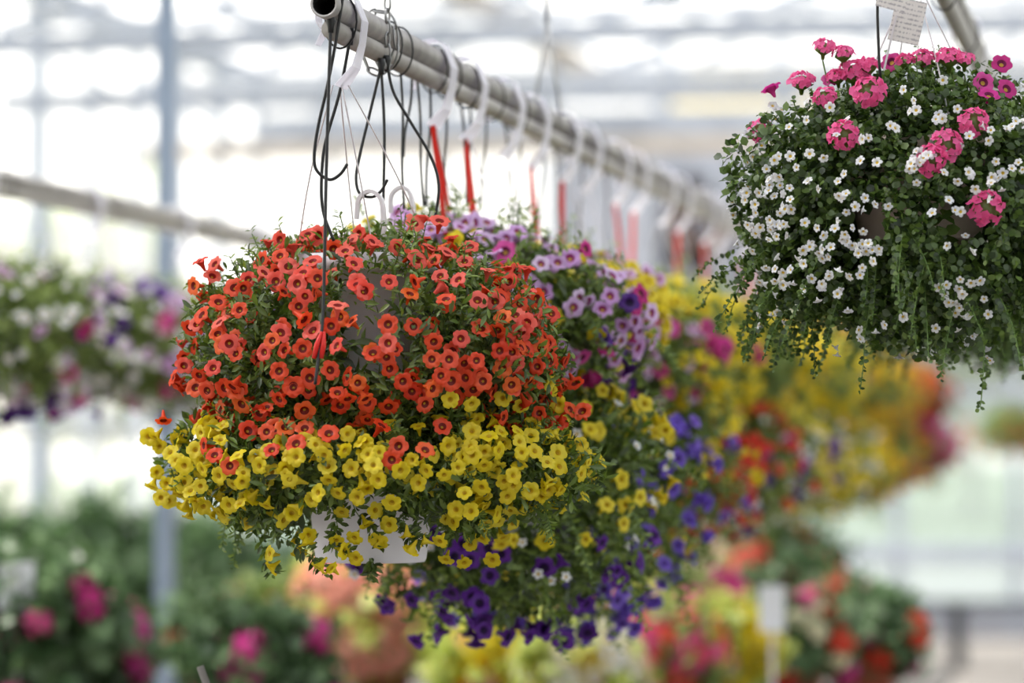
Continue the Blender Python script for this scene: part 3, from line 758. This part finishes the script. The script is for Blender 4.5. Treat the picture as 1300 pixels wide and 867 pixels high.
# yellow
T_Y = thing('hanging_basket', 'small yellow flowered basket with its white pot base showing below the orange one', 'hanging basket', yb)
def ym(p):
    k = ~((np.abs(p[:, 0] + 0.0) < 0.1) & (p[:, 1] < 0.02) & (p[:, 2] < 0.1 + 0.02 * np.sin(p[:, 0] * 60)))
    k &= ~((p[:, 2] < 0.06) & (np.abs(p[:, 0] - 0.02) < 0.11))
    return k
put('pot', POT_W, T_Y); put('soil', SOIL, T_Y, (0, 0, 0.172))
fy = make_foliage(YB, 14000, 0.021, 0.007, 'oblong', (M['leaf'], M['stem']), 110, (0.02, 0.06), 26, (0.06, 0.12), mask=ym, droop=7)
f_ = put('foliage', fy, T_Y); f_['kind'] = 'stuff'
# shoots that straggle across the pot and out under it
sh = MB()
for pix, dep in (([(390, 560), (345, 660), (372, 690), (398, 708), (412, 728)], 5.2), ([(440, 610), (452, 650), (470, 668), (482, 690)], 5.19), ([(520, 600), (512, 650), (515, 672), (524, 690)], 5.2), ([(330, 620), (325, 665), (335, 700), (345, 728)], 5.25), ([(420, 640), (428, 668), (420, 690), (445, 700)], 5.19), ([(480, 640), (495, 660), (520, 678), (537, 684)], 5.19), ([(360, 600), (330, 640), (345, 668), (395, 690)], 5.22), ([(470, 713), (473, 720), (470, 732)], 5.3)):
    P = np.array([tuple(at(a, b, dep) - yb) for a, b in pix]); P = np.array([tuple(v) for v in smoothpts([Vector(q) for q in P], 5)])
    add_stems(sh, P[None], 0.001, 1)
    tg = unit(np.gradient(P, axis=0))
    for q in range(4):
        n_ = len(P); pr = unit(np.cross(tg, RNG.normal(0, 1, (n_, 3)))); l = 0.016 * (0.7 + 0.6 * RNG.random(n_))
        add_leaves(sh, P + RNG.normal(0, 0.003, P.shape), unit(tg * 0.5 + pr), unit(RNG.normal(0, 0.5, (n_, 3)) + TOCAM), l, l * 0.36, 'oblong', 0, RNG.random(n_) * 0.6)
f_ = sh.obj('trailing_shoots', [M['leaf'], M['stem']], T_Y); f_['kind'] = 'stuff'
ms_y = fmesh('yellow', True)
for i, (x, y) in enumerate(YELLOW):
    p, n, d = ray_hit(YB, yb, x, y, RNG.uniform(0.02, 0.05)) if y > 590 else near_hit(((YB, yb), (OB, ob)), yb, x, y, RNG.uniform(0.015, 0.05))
    if y > 640 and 385 < x < 560: p = at(x, y, 5.18) - yb
    elif y > 668 and x <= 400: p = at(x, y, 5.23) - yb
    f = Vector(n) * 0.6 - d * 0.55 + Vector(RNG.normal(0, 0.42, 3)) + Vector((0, 0, -0.1))
    place_flower(T_Y, ms_y[i % 3], p, f, RNG.uniform(0.78, 1.02))
k = 0
while k < 110:
    d = dirs(1)
    if (d[0] @ TOCAM > 0.0) != (k < 60) or d[0, 2] < -0.6: continue
    if k < 60 and abs(d[0, 0]) < 0.4 and d[0, 2] < 0: continue
    place_flower(T_Y, ms_y[k % 3], YB.surf(d, 0.99 if k < 60 else 1.02)[0], unit(YB.nrm(d)[0] + RNG.normal(0, 0.5, 3)), RNG.uniform(0.8, 1.05)); k += 1
hidden_flowers(T_Y, YB, 'yellow', 170, 0.86, 1.0, lambda d: (d[:, 2] > -0.75) & ~((np.abs(d[:, 0]) < 0.36) & (d[:, 2] < -0.3)), 0.92)
hk = at(470, 262, 5.37) - yb
hanger(T_Y, hk, 0.195, 0.112, style='hook', az0=2.6)

# --- the rest of the near row
GEN = [Ball((0, 0, 0.16), 0.285, 0.25, 0.17, 0.2, seed=20 + i, lump=0.11) for i in range(4)]
GENM = [make_foliage(GEN[i], 7500, 0.026, 0.0095, 'oblong', (M['leaf'] if i < 2 else M['leafpale'], M['stem']), 90, (0.03, 0.1), 20, (0.1, 0.18), droop=6) for i in range(4)]
GENT = Ball((0, 0, 0.12), 0.27, 0.25, 0.2, 0.3, seed=31, lump=0.12)
GENTM = make_foliage(GENT, 8000, 0.026, 0.0095, 'oblong', (M['leaf'], M['stem']), 80, (0.03, 0.1), 34, (0.12, 0.22), droop=6)
RUSTM = make_foliage(GEN[0], 5000, 0.034, 0.016, 'oblong', (M['leafrust'], M['stem']), 60, (0.05, 0.12), 30, (0.1, 0.2))
ordn = ['first', 'second', 'third', 'fourth', 'fifth', 'sixth', 'seventh', 'eighth', 'ninth', 'tenth', 'eleventh', 'twelfth']
ROW = [  # depth ratio, upper flowers, lower flowers, upper words, lower words, lower mesh
    (1.11, [('lilac', 120, -.5, 1), ('yellow', 26, -.2, 1), ('magenta', 14, -.7, .6), ('purple', 24, -1, .1)], [('yellow', 120, -.4, 1), ('white', 30, -.6, .6), ('purple', 46, -1, -.35)], 'lilac flowers with dark pink eyes', 'yellow flowers over trailing purple'),
    (1.23, [('yellow', 120, -.4, 1), ('lilac', 46, -.4, .9), ('purple', 40, -1, .2)], [('violet', 130, -1, .5), ('yellow', 50, -.7, 1)], 'yellow and pale lilac flowers', 'violet-blue flowers trailing low'),
    (1.35, [('yellow', 120, -.5, 1), ('magenta', 36, -.8, .3), ('lilac', 20, -.6, .4)], [('yellow', 50, -.2, 1), ('red', 60, -1, .3), ('violet', 24, -1, .2)], 'yellow flowers with magenta among them', 'yellow flowers above red ones'),
    (1.48, [('yellow', 140, -.6, 1), ('magenta', 16, -.9, .2)], [('red', 100, -1, .7), ('white', 50, -1, .2)], 'mostly yellow flowers', 'red flowers and some white'),
    (1.62, [('yellow', 150, -.8, 1)], [('red', 70, -1, .7), ('white', 70, -1, .6), ('purple', 20, -1, .3)], 'plain yellow flowers', 'red and white flowers'),
    (1.77, [('gold', 150, -.8, 1)], [('yellow', 80, -.8, 1), ('purple', 26, -1, .2), ('white', 40, -1, .4)], 'golden flowers', 'yellow flowers with dark purple'),
    (1.93, [('yellow', 150, -.8, 1)], [('white', 110, -1, .8), ('yellow', 70, -.8, 1)], 'dense yellow flowers', 'white and yellow flowers'),
    (2.1, [('gold', 140, -.8, 1), ('purple', 16, -.9, 0)], [('white', 90, -.6, .9), ('yellow', 60, -1, 1)], 'golden flowers and a little purple', 'white and yellow flowers'),
    (2.3, [('gold', 130, -.9, 1)], [('gold', 110, -1, 1)], 'golden flowers', 'golden flowers among dull green'),
    (2.55, [('gold', 90, -.6, 1), ('rust', 60, -1, .6)], [('rust', 70, -1, 1), ('gold', 50, -1, 1)], 'gold and rust flowers', 'rust and gold flowers'),
    (2.83, [('rust', 120, -.8, 1), ('red', 50, -.8, .8)], [('magenta', 90, -1, .9), ('rust', 70, -1, 1)], 'rust red flowers', 'magenta and rust flowers'),
]
for i, (r, up, lo, wu, wl_) in enumerate(ROW):
    y = PYE + (PY0 - PYE) + (r - 1) * Z_A / math.cos(YAW) * 0.985
    for tier, spec in ((0, up), (1, lo)):
        trail = tier == 1 and i in (0, 1)
        ball, me = (GENT, GENTM) if trail else (GEN[(i * 2 + tier) % 4], GENM[(i * 2 + tier) % 4])
        if i == 10: ball, me = GEN[0], RUSTM
        lat = RNG.normal(0, 0.02) + (0.06 if trail else 0)
        base = Vector((PX + lat, y + RNG.normal(0, 0.03) + 0.1 * tier, (1.63 if tier == 0 else 1.41) + RNG.normal(0, 0.012)))
        if i == 0 and tier == 0: base.z += 0.035
        if tier == 1: base.z -= 0.02 if not trail else -0.02
        words = ('basket of ' + (wu if tier == 0 else wl_) + ', ' + ('upper' if tier == 0 else 'lower') + ' tier, ' + ordn[i + 1] + ' place along the near pipe')
        t = thing('hanging_basket', words, 'hanging basket', base, 'flower baskets along the near pipe')
        put('pot', POT_W, t); put('soil', SOIL, t, (0, 0, 0.172))
        f_ = put('foliage', me, t); f_['kind'] = 'stuff'
        scatter_flowers(t, ball, spec, hi=False, size=1.1, mult=1.45 if i < 3 else 1.7)
        hk = Vector((PX, y + (-0.12 if tier == 0 else 0.16), PZ)) - base
        hanger(t, hk, 0.195, 0.11, red=(i * 2 + tier) % 3 != 2, width=0.064, az0=RNG.uniform(0, 2))
        if i == 0 and tier == 0:
            pass

# --- left row: purple, white and pink
LROW = [(8.45, 20), (9.1, 110), (9.8, 205), (10.7, 300), (11.8, 395)]
lw = ['violet, white and pink flowers at the left picture edge', 'deep purple and white flowers under the left pipe', 'white and pink flowers in front of the steel post', 'white and violet flowers partly behind the orange basket', 'pale flowers mostly hidden behind the orange basket']
for i in range(5):
    Z = 8.35 + i * 0.85
    x = LA.x; Yc = (Z + x * math.sin(YAW)) / math.cos(YAW)
    base = Vector((x, Yc, 1.6 + 0.10))
    t = thing('hanging_basket', 'basket of ' + lw[i], 'hanging basket', base, 'purple and white baskets on the left pipe')
    put('pot', POT_W, t); put('soil', SOIL, t, (0, 0, 0.172))
    f_ = put('foliage', GENM[2 + i % 2], t); f_['kind'] = 'stuff'
    scatter_flowers(t, GEN[2 + i % 2], [('white', 110, -.8, 1), ('magenta', 12, -.9, .5), ('lilac', 34, -.8, .9), ('purple', 22, -1, .9)], size=1.7)
    hanger(t, Vector((x, Yc - 0.05, LA.z)) - base, 0.195, 0.11, width=0.06, az0=0.4 * i)

# --- bacopa and verbena basket on the right
bb = base_at(1168, 308, Z_B)
T_B = thing('hanging_basket', 'tiny white flowered basket with bright pink heads on top, trailing green', 'hanging basket', bb)
bc = at(1160, 262, Z_B) - bb
BB = Ball(bc, 0.285, 0.25, 0.215, 0.235, seed=8, lump=0.1)
def bm_(p): return ~((p[:, 1] < 0) & (p[:, 2] > -0.01) & (p[:, 2] < 0.055) & ((np.abs(p[:, 0] - 0.085) < 0.036) | (np.abs(p[:, 0] + 0.075) < 0.036)))
put('pot', POT_P, T_B); put('soil', SOIL, T_B, (0, 0, 0.135))
bf = make_foliage(BB, 27000, 0.0128, 0.0095, 'round', (M['leafbac'], M['stem']), 200, (0.02, 0.05), 210, (0.07, 0.2), mask=bm_, droop=6, trail_dir=lambda d: d[:, 2] < -0.22, patchy=0.3, pot_z=(0, 0.16), nodes=11, pot_r=0.12, trail_leaf=1.0, tip=0.05)
f_ = put('foliage', bf, T_B); f_['kind'] = 'stuff'
hanger(T_B, Vector((BA.x, BA.y, BA.z)) - bb, 0.16, 0.12, az0=0.5, nwire=4, width=0.03)
ms_w = fmesh('white', True)
clusters = []
for c in range(150):
    x, y = random.uniform(920, 1330), random.uniform(100, 480)
    if y < 95 or y > 470 or ((x - 1160) / 245) ** 2 + ((y - 270) / 215) ** 2 > 1.08: continue
    clusters.append((x, y))
clusters += [(random.uniform(918, 1000), random.uniform(190, 420)) for _ in range(22)]
random.shuffle(clusters)
nw = 0
for x, y in clusters:
    for q in range(random.choice((1, 2, 2, 3, 4))):
        if nw >= 270: break
        xx, yy = x + random.gauss(0, 11), y + random.gauss(0, 10)
        p, n, d = ray_hit(BB, bb, xx, yy, RNG.uniform(0.015, 0.05) + (0.035 if yy > 330 else 0))
        place_flower(T_B, ms_w[nw % 3], p, Vector(n) * 0.7 - d * 0.4 + Vector(RNG.normal(0, 0.5, 3)), RNG.uniform(0.7, 1.0)); nw += 1
for k in range(30):
    d = dirs(1)
    if d[0] @ TOCAM > 0: d = -d
    place_flower(T_B, ms_w[k % 3], BB.surf(d, 1.03)[0], BB.nrm(d)[0], 1.0)
HEADS = [head_mesh(0.026, 26, 'hotpink', i, 0.27, 0.07) for i in range(3)]
for i, (x, y, r, upw) in enumerate(((1103, 113, 22, 0), (1085, 84, 22, .6), (1100, 78, 16, 1), (1070, 170, 20, 0), (962, 163, 17, .2), (1236, 153, 19, .1), (1203, 182, 20, 0), (1182, 201, 20, 0), (1253, 264, 22, 0), (1018, 97, 17, 1), (1046, 120, 16, .3), (1046, 54, 15, 1.6), (1070, 62, 15, 1.6), (1205, 66, 18, 1.2), (1172, 68, 15, 1.2), (1225, 70, 14, 1.2), (1062, 92, 14, .8), (1148, 72, 13, 1.2))):
    p, n, d = ray_hit(BB, bb, x, y, 0.03)
    f = Vector(n) * 0.35 - d * 0.9 + Vector((0, 0, upw * 1.3)) + Vector(RNG.normal(0, 0.12, 3))
    place_flower(T_B, HEADS[i % 3], p, f, r / 20.5, 'flower_head')
    if y < 75:
        m2 = MB(); a = p - f.normalized() * 0.03; b = p + Vector((0.01, 0.02, -0.09)); m2.tube([a, b], 0.0014, 5); m2.obj('flower_stalk', M['stem'], T_B)
PET = [flower_mesh(0.022, 20, mats='magenta', seed=40 + i, notch=0.16) for i in range(2)]
for i, (x, y) in enumerate(((978, 111), (1249, 104), (1279, 112), (1256, 119), (1131, 78), (1272, 80), (1055, 98), (1168, 72))):
    p, n, d = ray_hit(BB, bb, x, y, 0.02)
    place_flower(T_B, PET[i % 2], p, Vector(n) * 0.8 - d * 0.45 + Vector(RNG.normal(0, 0.4, 3)), 0.8, 'petunia_flower')
# handwritten tags
for (x0, y0, wpx, hpx, rot, zz, lab) in ((1152, 27, 40, 56, -0.22, 5.3, 'handwritten pale paper tag hanging above the pink and white basket'), (1132, 2, 38, 20, -0.25, 5.24, 'white paper tag, cut by the picture top, above the pink heads')):
    c = at(x0, y0, zz); s_ = zz / FPX
    t = thing('paper_tag', lab, 'tag', c)
    m2 = MB(); m2.box((0, 0, 0), (wpx * s_, 0.0012, hpx * s_), 0); o = m2.obj('card', M['paper'], t, smooth=False); o.rotation_euler = (0, -rot, YAW)
    m3 = MB(); m3.tube([(0, 0.002, hpx * s_ * 0.45), (0.012, 0.004, hpx * s_ * 0.5 + 0.08)], 0.0008, 4); m3.obj('tie', M['wire'], t)
# drip tube and white stake in it
dt = thing('drip_tube', 'black drip tube going down into the pink and white basket', 'tube', at(1114, -60, 5.25))
m2 = MB(); m2.tube([tuple(at(a, b, 5.25) - at(1114, -60, 5.25)) for a, b in ((1116, -110), (1114, -40), (1114, 20), (1116, 78), (1120, 120))], 0.0023, 8); m2.obj('tube', M['black'], dt)
m2 = MB(); m2.bar(at(1138, 20, 5.3) - at(1114, -60, 5.25), at(1122, 90, 5.3) - at(1114, -60, 5.25), 0.006, 0.003); m2.obj('stake', M['wire'], dt, smooth=False)
# second white basket behind on the same pipe
b2 = Vector((BA.x + 0.03, 7.0, bb.z + 0.02))
t = thing('hanging_basket', 'blurred white flowered trailing basket behind the pink and white one', 'hanging basket', b2)
put('pot', POT_P, t); put('soil', SOIL, t, (0, 0, 0.135)); f_ = put('foliage', bf, t); f_['kind'] = 'stuff'
k = 0
while k < 150:
    d = dirs(1)
    if d[0, 2] > 0.8: continue
    place_flower(t, ms_w[k % 3], BB.surf(d, 1.04)[0], BB.nrm(d)[0], 1.1); k += 1
hanger(t, Vector((BA.x, 6.95, BA.z)) - b2, 0.16, 0.12, az0=0.2)
# far small basket at right edge
b3 = at(1292, 572, 21)
t = thing('hanging_basket', 'small brownish basket far off at the right, before the end wall', 'hanging basket', b3)
put('pot', POT_T, t); f_ = put('foliage', GENM[3], t); f_['kind'] = 'stuff'; f_.scale = (0.8, 0.8, 0.8)
scatter_flowers(t, GEN[3], [('rust', 40, -1, .2)], size=1.4)
MB().tube([(0, 0, 0.2), (0, 0, roof_z(b3.x) - b3.z)], 0.003, 5).obj('hanger_wire', M['wire'], t)

# ------------------------------------------------------------------ drip tubes on the near pipe
def drip(label, pix, Z, Z2=None, r=0.0025, group=None, fit=True, clip=None, stake=None):
    n = len(pix); Z2 = Z if Z2 is None else Z2
    P = [at(a, b, Z + (Z2 - Z) * i / (n - 1)) for i, (a, b) in enumerate(pix)]
    t = thing('drip_tube', label, 'tube', P[0], group)
    m2 = MB(); m2.tube([p - P[0] for p in smoothpts(P, 6)], r, 8); m2.obj('tube', M['black'], t)
    if fit:
        m3 = MB(); m3.tube([(0, 0, 0.012), (0, 0, 0.004), (0, 0, -0.004), (0, 0, -0.014)], [0.006, 0.0075, 0.005, 0.004], 8); m3.obj('fitting', M['black'], t)
    if clip:
        c0, c1 = at(*clip[0], clip[2]) - P[0], at(*clip[1], clip[2]) - P[0]
        for s_ in (-1, 1):
            off = RX * (0.0048 * s_)
            m4 = MB(); m4.tube([c0 + off * 0.4, c0.lerp(c1, 0.5) + off, c1 + off * 1.1], [0.002, 0.0042, 0.0036], 8); o = m4.obj('clip', M['red'], t); o['label'] = 'red plastic clip'
    return t
drip('black drip tube dropping straight from the pipe end, with a red clip', [(420, 30), (417, 120), (414, 230), (412, 330), (410, 400), (406, 440), (400, 488)], 5.12, 5.04, clip=((410, 421), (403, 455), 5.05))
drip('black drip tube curling into an open hook left of the others', [(436, -8), (425, 60), (415, 112), (404, 160), (399, 196), (402, 216), (418, 228), (432, 221), (441, 208)], 5.12, 5.12, fit=False)
drip('black drip tube slanting from pipe to top of orange flowers', [(445, 46), (432, 114), (416, 170), (410, 200), (408, 245), (412, 275), (424, 306)], 5.2, 5.2)
drip('straight black drip tube below the steel chain', [(482, 66), (486, 120), (488, 173), (487, 240), (486, 305)], 5.44, 5.42)
drip('long black drip tube bowing out to the right of the chain', [(491, 80), (500, 118), (522, 156), (546, 197), (557, 235), (552, 280)], 5.42, 5.42)
drip('black drip tube hooked under the white plastic hook', [(484, 84), (468, 150), (457, 196), (452, 226), (457, 246), (473, 250), (484, 242), (492, 228)], 5.4, 5.36)
DR = ((508, 513, 266), (529, 538, 262), (546, 541, 262), (565, 566, 250), (584, 596, 262), (597, 592, 264), (617, 610, 268), (523, 512, 200), (641, 650, 290), (660, 655, 292), (690, 684, 300), (705, 712, 300), (738, 735, 310), (768, 772, 316))
i_rank = [sorted(q[0] for q in DR).index(q[0]) for q in DR]
for i, (x0, x1, yb_) in enumerate(DR):
    y0 = 35 + 0.525 * (x0 - 470) + 32 * (999 / (1469 - x0)) ** 1 * 0 + 26
    Z = Z_A * 999 / (1469 - x0 - 4)
    drip(['first', 'second', 'third', 'fourth', 'fifth', 'sixth', 'seventh', 'eighth', 'ninth', 'tenth', 'eleventh', 'twelfth', 'thirteenth', 'fourteenth'][i_rank[i]] + ' straight thin drip tube beyond the chain along the double pipe', [(x0, y0), (x0 + (x1 - x0) * .3 + 2, y0 + (yb_ - y0) * .35), (x0 + (x1 - x0) * .7 - 1, y0 + (yb_ - y0) * .7), (x1, yb_)], Z, Z, r=0.0023, group='drip tubes along the near pipe')
# white curved hook behind, part of nothing else
hb = at(511, 270, 5.6)
ph = thing('plastic_hook', 'white curved plastic hook beside the black tubes, behind the first', 'hook', hb)
m2 = MB(); pts = smoothpts([(-0.02, 0, -0.0), (-0.018, 0, 0.03), (0, 0, 0.042), (0.014, 0, 0.028), (0.018, 0, -0.01), (0.014, 0, -0.09)], 5); m2.ribbon(pts, (0, 1, 0), np.linspace(0.01, 0.02, len(pts)), 0.006); m2.obj('hook', M['wire'], ph, smooth=False)

# ------------------------------------------------------------------ benches and pot plants below
def bench(label, x0, x1, y0, y1, z):
    t = thing('plant_bench', label, 'bench', ((x0 + x1) / 2, (y0 + y1) / 2, 0))
    n = max(3, int((x1 - x0) / 0.14)); wd = (x1 - x0) / n
    for k in range(n): MB().box((x0 + wd * (k + .5) - (x0 + x1) / 2, 0, z - 0.015), (wd - 0.012, y1 - y0, 0.03)).obj('slat', M['bench'], t, smooth=False)
    for sx in (-1, 1):
        for k in range(4):
            MB().box((sx * ((x1 - x0) / 2 - 0.08), -(y1 - y0) / 2 + 0.1 + k * (y1 - y0 - 0.2) / 3, (z - 0.03) / 2), (0.06, 0.06, z - 0.03)).obj('leg', M['bench'], t, smooth=False)
bench('grey slatted bench under the right hand pot plants', -1.98, -0.74, 7.8, 12.7, 0.74)
bench('grey slatted bench under the left hand pot plants', -3.2, -2.1, 7.8, 13.8, 0.74)

PB = [Ball((0, 0, 0.28), 0.21, 0.2, 0.16, 0.16, seed=60 + i, lump=0.16) for i in range(2)]
PBM = {}
for nm, mt in (('lime', 'leaflime'), ('deep', 'leafdeep'), ('mid', 'leafpale')):
    PBM[nm] = [make_foliage(PB[i], 2200, 0.05, 0.03, 'round', (M[mt], M['stem']), 40, (0.06, 0.14), 0, pot_r=0.08, pot_z=(0, 0.14)) for i in range(2)]
TALL = [Ball((0, 0, 0.72), 0.24, 0.24, 0.52, 0.5, seed=70 + i, lump=0.2) for i in range(2)]
TALLM = [make_foliage(TALL[i], 2600, 0.15, 0.028, 'blade', (M['leafdeep'], M['stem']), 60, (0.12, 0.3), 0, pot_r=0.12, pot_z=(0, 0.2)) for i in range(2)]
BIGHEAD = {}
def bighead(key):
    if key not in BIGHEAD: BIGHEAD[key] = [head_mesh(0.042, 16, key, 80 + i) for i in range(2)]
    return BIGHEAD[key]
# pixel of the plant's middle, depth, leaf, [(flower, count, size)], words
POTS = [
    (485, 775, 10.6, 'lime', [('salmon', 110, 1.15), ('cream', 12, 1)], 'salmon pink plant below the white pot'),
    (430, 775, 12.2, 'mid', [('salmon', 70, 1.1)], 'salmon pink plant left behind the big salmon one'),
    (550, 755, 12.6, 'lime', [('salmon', 60, 1.0), ('yellow', 8, .8)], 'salmon pink and lime plant below the purple trails'),
    (622, 862, 9.8, 'lime', [('yellow', 40, 1.0), ('salmon', 16, 1.0), ('red', 4, 1.0)], 'yellow and salmon plant on the bench front below the trailing purple'),
    (650, 790, 11.8, 'lime', [('cream', 26, .9), ('yellow', 24, 1.0), ('white', 10, 4.0)], 'cream and yellow plant under the violet basket'),
    (600, 790, 13.3, 'lime', [('cream', 40, 1.0), ('yellow', 26, 1.0)], 'cream plant behind the yellow and salmon one'),
    (770, 745, 13.5, 'lime', [('cream', 44, 1.0), ('white', 20, 3.5)], 'cream and white plant behind the coral one'),
    (680, 862, 10.2, 'lime', [('yellow', 30, 1.0), ('salmon', 26, 1.0), ('red', 6, 1.1)], 'yellow and salmon plant with red heads at the bench front'),
    (715, 755, 13.0, 'lime', [('white', 14, 4.0), ('pink', 16, 1.0), ('cream', 14, 1)], 'white and pink plant showing under the violet basket'),
    (735, 850, 9.6, 'lime', [('white', 24, 5.0), ('cream', 22, 1.0), ('yellow', 22, 1.0), ('salmon', 8, 1)], 'white and cream plant at the lower middle'),
    (795, 800, 11.2, 'lime', [('coral', 34, 1.1), ('cream', 22, 1.0), ('salmon', 20, 1)], 'coral flowered plant right of the violet basket'),
    (835, 740, 13.4, 'lime', [('salmon', 34, 1.0), ('cream', 26, 1.0), ('pink', 10, 1)], 'pale salmon plant under the red and white basket'),
    (850, 845, 9.9, 'mid', [('pink', 26, 1.1), ('coral', 22, 1.0), ('yellow', 16, 1.0)], 'pink and coral plant at the bench front'),
    (885, 785, 11.6, 'mid', [('magenta', 40, 1.2), ('pink', 22, 1)], 'magenta plant in the middle of the bench'),
    (915, 850, 10.2, 'lime', [('yellow', 46, 1.15), ('cream', 8, 1.0)], 'bright yellow plant at the bench front'),
    (930, 710, 13.4, 'mid', [('coral', 18, 1.0), ('salmon', 18, 1), ('cream', 14, 1.)], 'coral plant far back left of the dark bush'),
    (990, 745, 12.4, 'deep', [('coral', 6, 1.6), ('cream', 12, .9), ('salmon', 6, 1.)], 'dark green bush with a few coral heads, behind the white sign'),
    (1010, 845, 10.6, 'deep', [('cream', 14, .9), ('red', 6, 1.1), ('magenta', 5, 1.0)], 'dark bush with cream heads below the white sign'),
    (1080, 790, 11.6, 'deep', [('coral', 5, 1.9), ('cream', 8, .9), ('pink', 4, 1.2)], 'dark green bush with large coral head, rightmost on the bench'),
    (1105, 850, 11.0, 'deep', [('red', 5, 1.4), ('magenta', 3, 1.1)], 'dark bush with red heads at the bench corner'),
    (30, 800, 9.2, 'deep', [('magenta', 9, 1.2), ('pink', 2, 1.0)], 'magenta flowered plant in the lower left corner'),
    (110, 830, 9.6, 'deep', [('magenta', 10, 1.2)], 'magenta plant second from the lower left corner'),
    (275, 845, 10.6, 'deep', [('magenta', 2, 1.0), ('coral', 2, 1.1)], 'mostly green plant just right of the steel post foot'),
    (338, 846, 9.2, 'deep', [('magenta', 9, 1.4)], 'magenta plant right of the steel post'),
    (350, 790, 12.0, 'mid', [('salmon', 10, 1.3)], 'green plant with salmon heads behind the right magenta one'),
]
bench_z = 0.74
for i, (x, y, Z, lf, fls, words) in enumerate(POTS):
    c = at(x, y, Z); me, ball = PBM[lf][i % 2], PB[i % 2]
    s_ = max(0.8, min(1.45, (c.z - bench_z) / 0.28))
    base = Vector((c.x, c.y, bench_z))
    t = thing('pot_plant', words, 'pot plant', base, 'flowering pot plants on the benches')
    put('pot', POT_T, t)
    f_ = put('foliage', me, t); f_['kind'] = 'stuff'; f_.scale = (s_, s_, s_); f_.rotation_euler = (0, 0, i * 1.3)
    rot = Matrix.Rotation(i * 1.3, 3, 'Z')
    for key, n, fs in fls:
        for k in range(int(n * (3.0 if n >= 20 else 1.15))):
            d = dirs(1)
            if d[0, 2] < -0.8 or d[0] @ TOCAM < -0.3: d = np.abs(d) * np.array([[1 if random.random() < .5 else -1, -1, 1]])
            p = rot @ (Vector(ball.surf(d, 1.05)[0]) * s_) if False else Vector(ball.surf(d, 1.04)[0]) * s_
            f = unit(ball.nrm(d)[0] + TOCAM * 0.3 + RNG.normal(0, 0.2, 3))
            if key == 'white': place_flower(t, fmesh('white')[k % 3], p, f, fs * 0.9)
            else: place_flower(t, bighead(key)[k % 2], p, f, fs * RNG.uniform(0.75, 1.1), 'flower_head')
tallw = ['farthest left', 'second from the left', 'third from the left, before the post', 'right beside the steel post', 'fifth from the left', 'last before the salmon flowers']
k = 0
for x, top, Z in ((5, 640, 14.4), (80, 650, 15.8), (150, 640, 14.4), (225, 655, 15.8), (295, 670, 14.4), (365, 690, 15.8), (425, 715, 14.4)):
    tp = at(x, top, Z); s_ = tp.z / 1.32
    t = thing('tall_plant', 'tall green leafy plant, ' + ['farthest left of the tall ones', 'second from left', 'third from left', 'just left of the steel post', 'just right of the steel post', 'second right of the steel post', 'rightmost of the tall ones'][k], 'plant', (tp.x, tp.y, 0), 'tall green plants by the left wall')
    p_ = put('pot', POT_T, t); p_.scale = (1.6, 1.6, 1.5)
    f_ = put('foliage', TALLM[k % 2], t); f_['kind'] = 'stuff'; f_.scale = (0.95, 0.95, s_); k += 1
# white signs
for x, y, wp, hp, Z, lab in ((20, 745, 46, 62, 9.0, 'white card sign on a stake among the left magenta flowers'), (980, 772, 32, 58, 9.7, 'white card sign on a stake in front of the dark green bush')):
    c = at(x, y, Z); s_ = Z / FPX
    t = thing('plant_sign', lab, 'sign', (c.x, c.y, bench_z))
    o = MB().box((0, 0, c.z - bench_z), (wp * s_, 0.004, hp * s_)).obj('card', M['card'], t, smooth=False); o.rotation_euler = (0, 0, YAW)
    MB().box((0, 0.008, (c.z - bench_z) / 2), (0.012, 0.006, c.z - bench_z)).obj('stake', M['wire'], t, smooth=False)
# near stake tip at bottom
a, b = at(254, 846, 5.6), at(285, 930, 5.6)
st = thing('cane_tip', 'grey stake tip poking up at the bottom left of the flowers', 'stake', a)
MB().tube([(0, 0, 0), b - a, (b - a) * 12], 0.006, 8).obj('shaft', M['bench'], st)

# trees beyond the lawn
for k, (x, Z, s_) in enumerate(((1130, 70, 13), (1235, 78, 15), (1400, 110, 16), (60, 62, 12))):
    c = at(x, 600, Z)
    t = thing('garden_tree', ['pale tree beyond the lawn, behind the end wall rail', 'tallest pale tree beyond the lawn at the right', 'pale tree beyond the lawn at the right picture edge', 'tree outside the left side glass'][k], 'tree', (c.x, c.y, -0.1), 'trees outside the glasshouse')
    f_ = put('crown', PBM['mid'][k % 2], t, (0, 0, 0.2)); f_['kind'] = 'stuff'; f_.scale = (s_, s_, s_)
    MB().tube([(0, 0, 0), (0.05, 0, 1.5), (0, 0, 3)], 0.15, 8).obj('trunk', M['bench'], t)
